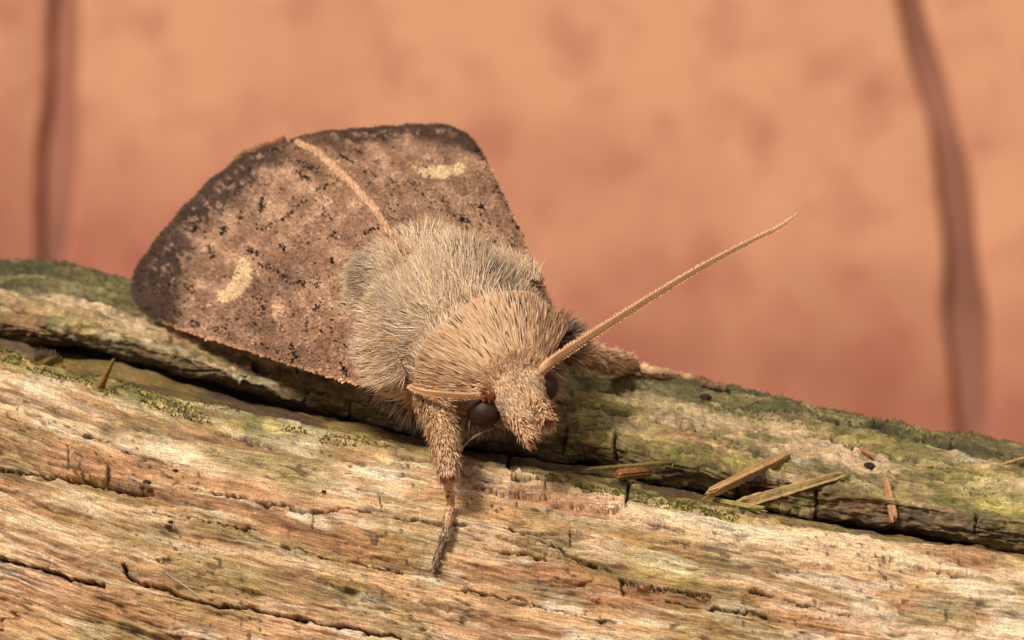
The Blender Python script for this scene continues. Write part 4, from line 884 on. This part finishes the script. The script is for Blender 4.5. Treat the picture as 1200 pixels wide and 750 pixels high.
splinter('splinter', lp(1058, 549, .008), lp(1092, 548, .008), .012, .010, .008, s_p, 'thin straw-coloured sliver lying flat on the mossy ridge', 'splinter', nseg=7)
splinter('splinter', lp(1168, 550, .010), lp(1215, 540, .020), .012, .012, .009, s_p, 'straw-coloured sliver with its end sticking past the mossy ridge', 'splinter', nseg=7)
splinter('splinter', over(838, 586, 842, 596, .0), over(892, 596, 892, 604, .01), .028, .020, .014, srgb(176, 160, 96), 'pale green sliver wedged under the two brown splinters', 'splinter', nseg=8)
q0 = lp(118, 456, .004); splinter('splinter', q0, q0 + np.array([.042, .085, .05]), .034, .010, .008, srgb(160, 116, 60), 'ragged brown flake standing upright on the mossy lip', 'splinter', .7, nseg=9)
splinter('fibre', lp(196, 673, .004), lp(241, 705, .012), .0032, .0026, .0026, srgb(236, 224, 198), 'fine pale fibre lying on the bare front wood', 'fibre', .1, nseg=10, bend=.002)
splinter('fibre', at_w(541, 526, .18), at_w(577, 503, .22), .006, .004, .004, srgb(190, 170, 140), 'thin pale fibre poking up below the moth\'s eye', 'fibre', .1, nseg=8, bend=.01)
def crumb(px, py, r, colr, label, cat='crumb', group=None):
    p_, n_ = log_at(px, py, r * .3); nu, nv = 10, 6
    th = np.linspace(0, 2 * pi, nu + 1)[:-1]; phv = np.linspace(0, pi, nv + 2)[1:-1]; T, Pp = np.meshgrid(th, phv)
    d = np.stack([np.cos(T) * np.sin(Pp), np.sin(T) * np.sin(Pp), np.cos(Pp)], -1).reshape(-1, 3); d = np.concatenate([d, [[0, 0, 1], [0, 0, -1]]])
    V = d * r * rng.uniform(.65, 1.2, (len(d), 1)) * np.array([1.3, .8, .7]); i = np.arange(nu); j = (i + 1) % nu; e = nu * nv
    F = [grid_faces(nv, nu, wrap_c=True)[:, ::-1], np.concatenate([np.stack([i, j, np.full(nu, e)], -1), np.stack([(nv - 1) * nu + j, (nv - 1) * nu + i, np.full(nu, e + 1)], -1)])]
    loc = W3(p_); o = mesh_obj('crumb', W3(V), F, MAT_SKIN, None, np.broadcast_to(colr, (len(V), 3)) * rng.uniform(.7, 1.3, (len(V), 1)), smooth=False); o.location = loc
    return tag(o, label, cat, group)
blk = srgb(58, 44, 36)
for x, y, r_ in ((826, 467, .016),): crumb(x, y, r_, blk, 'black crumb on dark moss near the end of the stretched leg')
crumb(1019, 547, .013, blk, 'black crumb beside a tiny reddish chip')
for x, y, r_ in ((172, 566, .010), (176, 575, .009), (166, 572, .007), (197, 618, .010), (200, 612, .007), (206, 552, .007), (380, 577, .006)):
    crumb(x, y, r_, blk, 'tiny black crumb on the bare front wood', 'crumb', 'black crumbs on the front of the log')
wh = srgb(236, 220, 190)
for k in range(16):
    x = rng.normal(703, 9) if k < 10 else rng.normal(745, 12); crumb(x, 592 + .19 * (x - 703) + rng.normal(0, 3), rng.uniform(.0022, .0042), wh, 'minute whitish crumb in a sprinkle on the front ridge', 'crumb', 'whitish crumbs on the front ridge')

# moss fuzz: fine green threads along the back ridge and the lip of the front ridge
def fuzz(mask, count, ln, colr_, wts, lean=0.5):
    idx = np.argwhere(mask); k = idx[rng.integers(0, len(idx), count)]; r_ = P[k[:, 0], k[:, 1]]; n_ = Nn[k[:, 0], k[:, 1]]
    dv = n_ + rng.normal(0, lean, (count, 3)); c1 = pick(count, colr_, wts); rr_ = D2M(r_)
    V, T, Cc = blades(r_, dv, n_, rng.uniform(ln * .4, ln, count), rng.uniform(.003, .005, count), np.zeros(count), c1 * .8, c1); return V, T, Cc
dens = fbm(U * 8, S * 14, 301, 3); inview = (PXc > -40) & (PXc < 1240)
fz = [fuzz((SG > 4.8) & (SG < 6.3) & inview & (dens > .5), 5200, .012, [srgb(98, 92, 48), srgb(140, 130, 76), srgb(70, 70, 34), srgb(176, 158, 108)], [3, 3, 3, 1.5]),
      fuzz((SG > 4.7) & (SG < 5.3) & inview & (PXc > 620), 1300, .014, [srgb(120, 110, 60), srgb(160, 146, 90), srgb(80, 84, 36)], [3, 2, 2]),
      fuzz((SG > 6.3) & (SG < 8.6) & inview & (dens > .6), 2200, .009, [srgb(132, 130, 58), srgb(160, 150, 80), srgb(98, 96, 44)], [3, 2, 2], .9),
      fuzz((lip > .55) & (SG > 14.3) & inview & (dens > .45), 4200, .012, [srgb(120, 116, 52), srgb(164, 152, 82), srgb(84, 84, 38)], [3, 2, 2], .8)]
vs_, ts_, cs_ = [], [], []; off = 0
for V, T, Cc in fz: vs_.append(V); ts_.append(T + off); cs_.append(Cc); off += len(V)
mloc = W3(at_w(600, 470, -.4))
moss = mesh_obj('moss', W3(np.concatenate(vs_)) - mloc, np.concatenate(ts_), MAT_MOSS, None, np.concatenate(cs_)); moss.location = mloc
moss['kind'] = 'stuff'; tag(moss, 'thin green moss fuzz along the ridges of the log', 'moss')
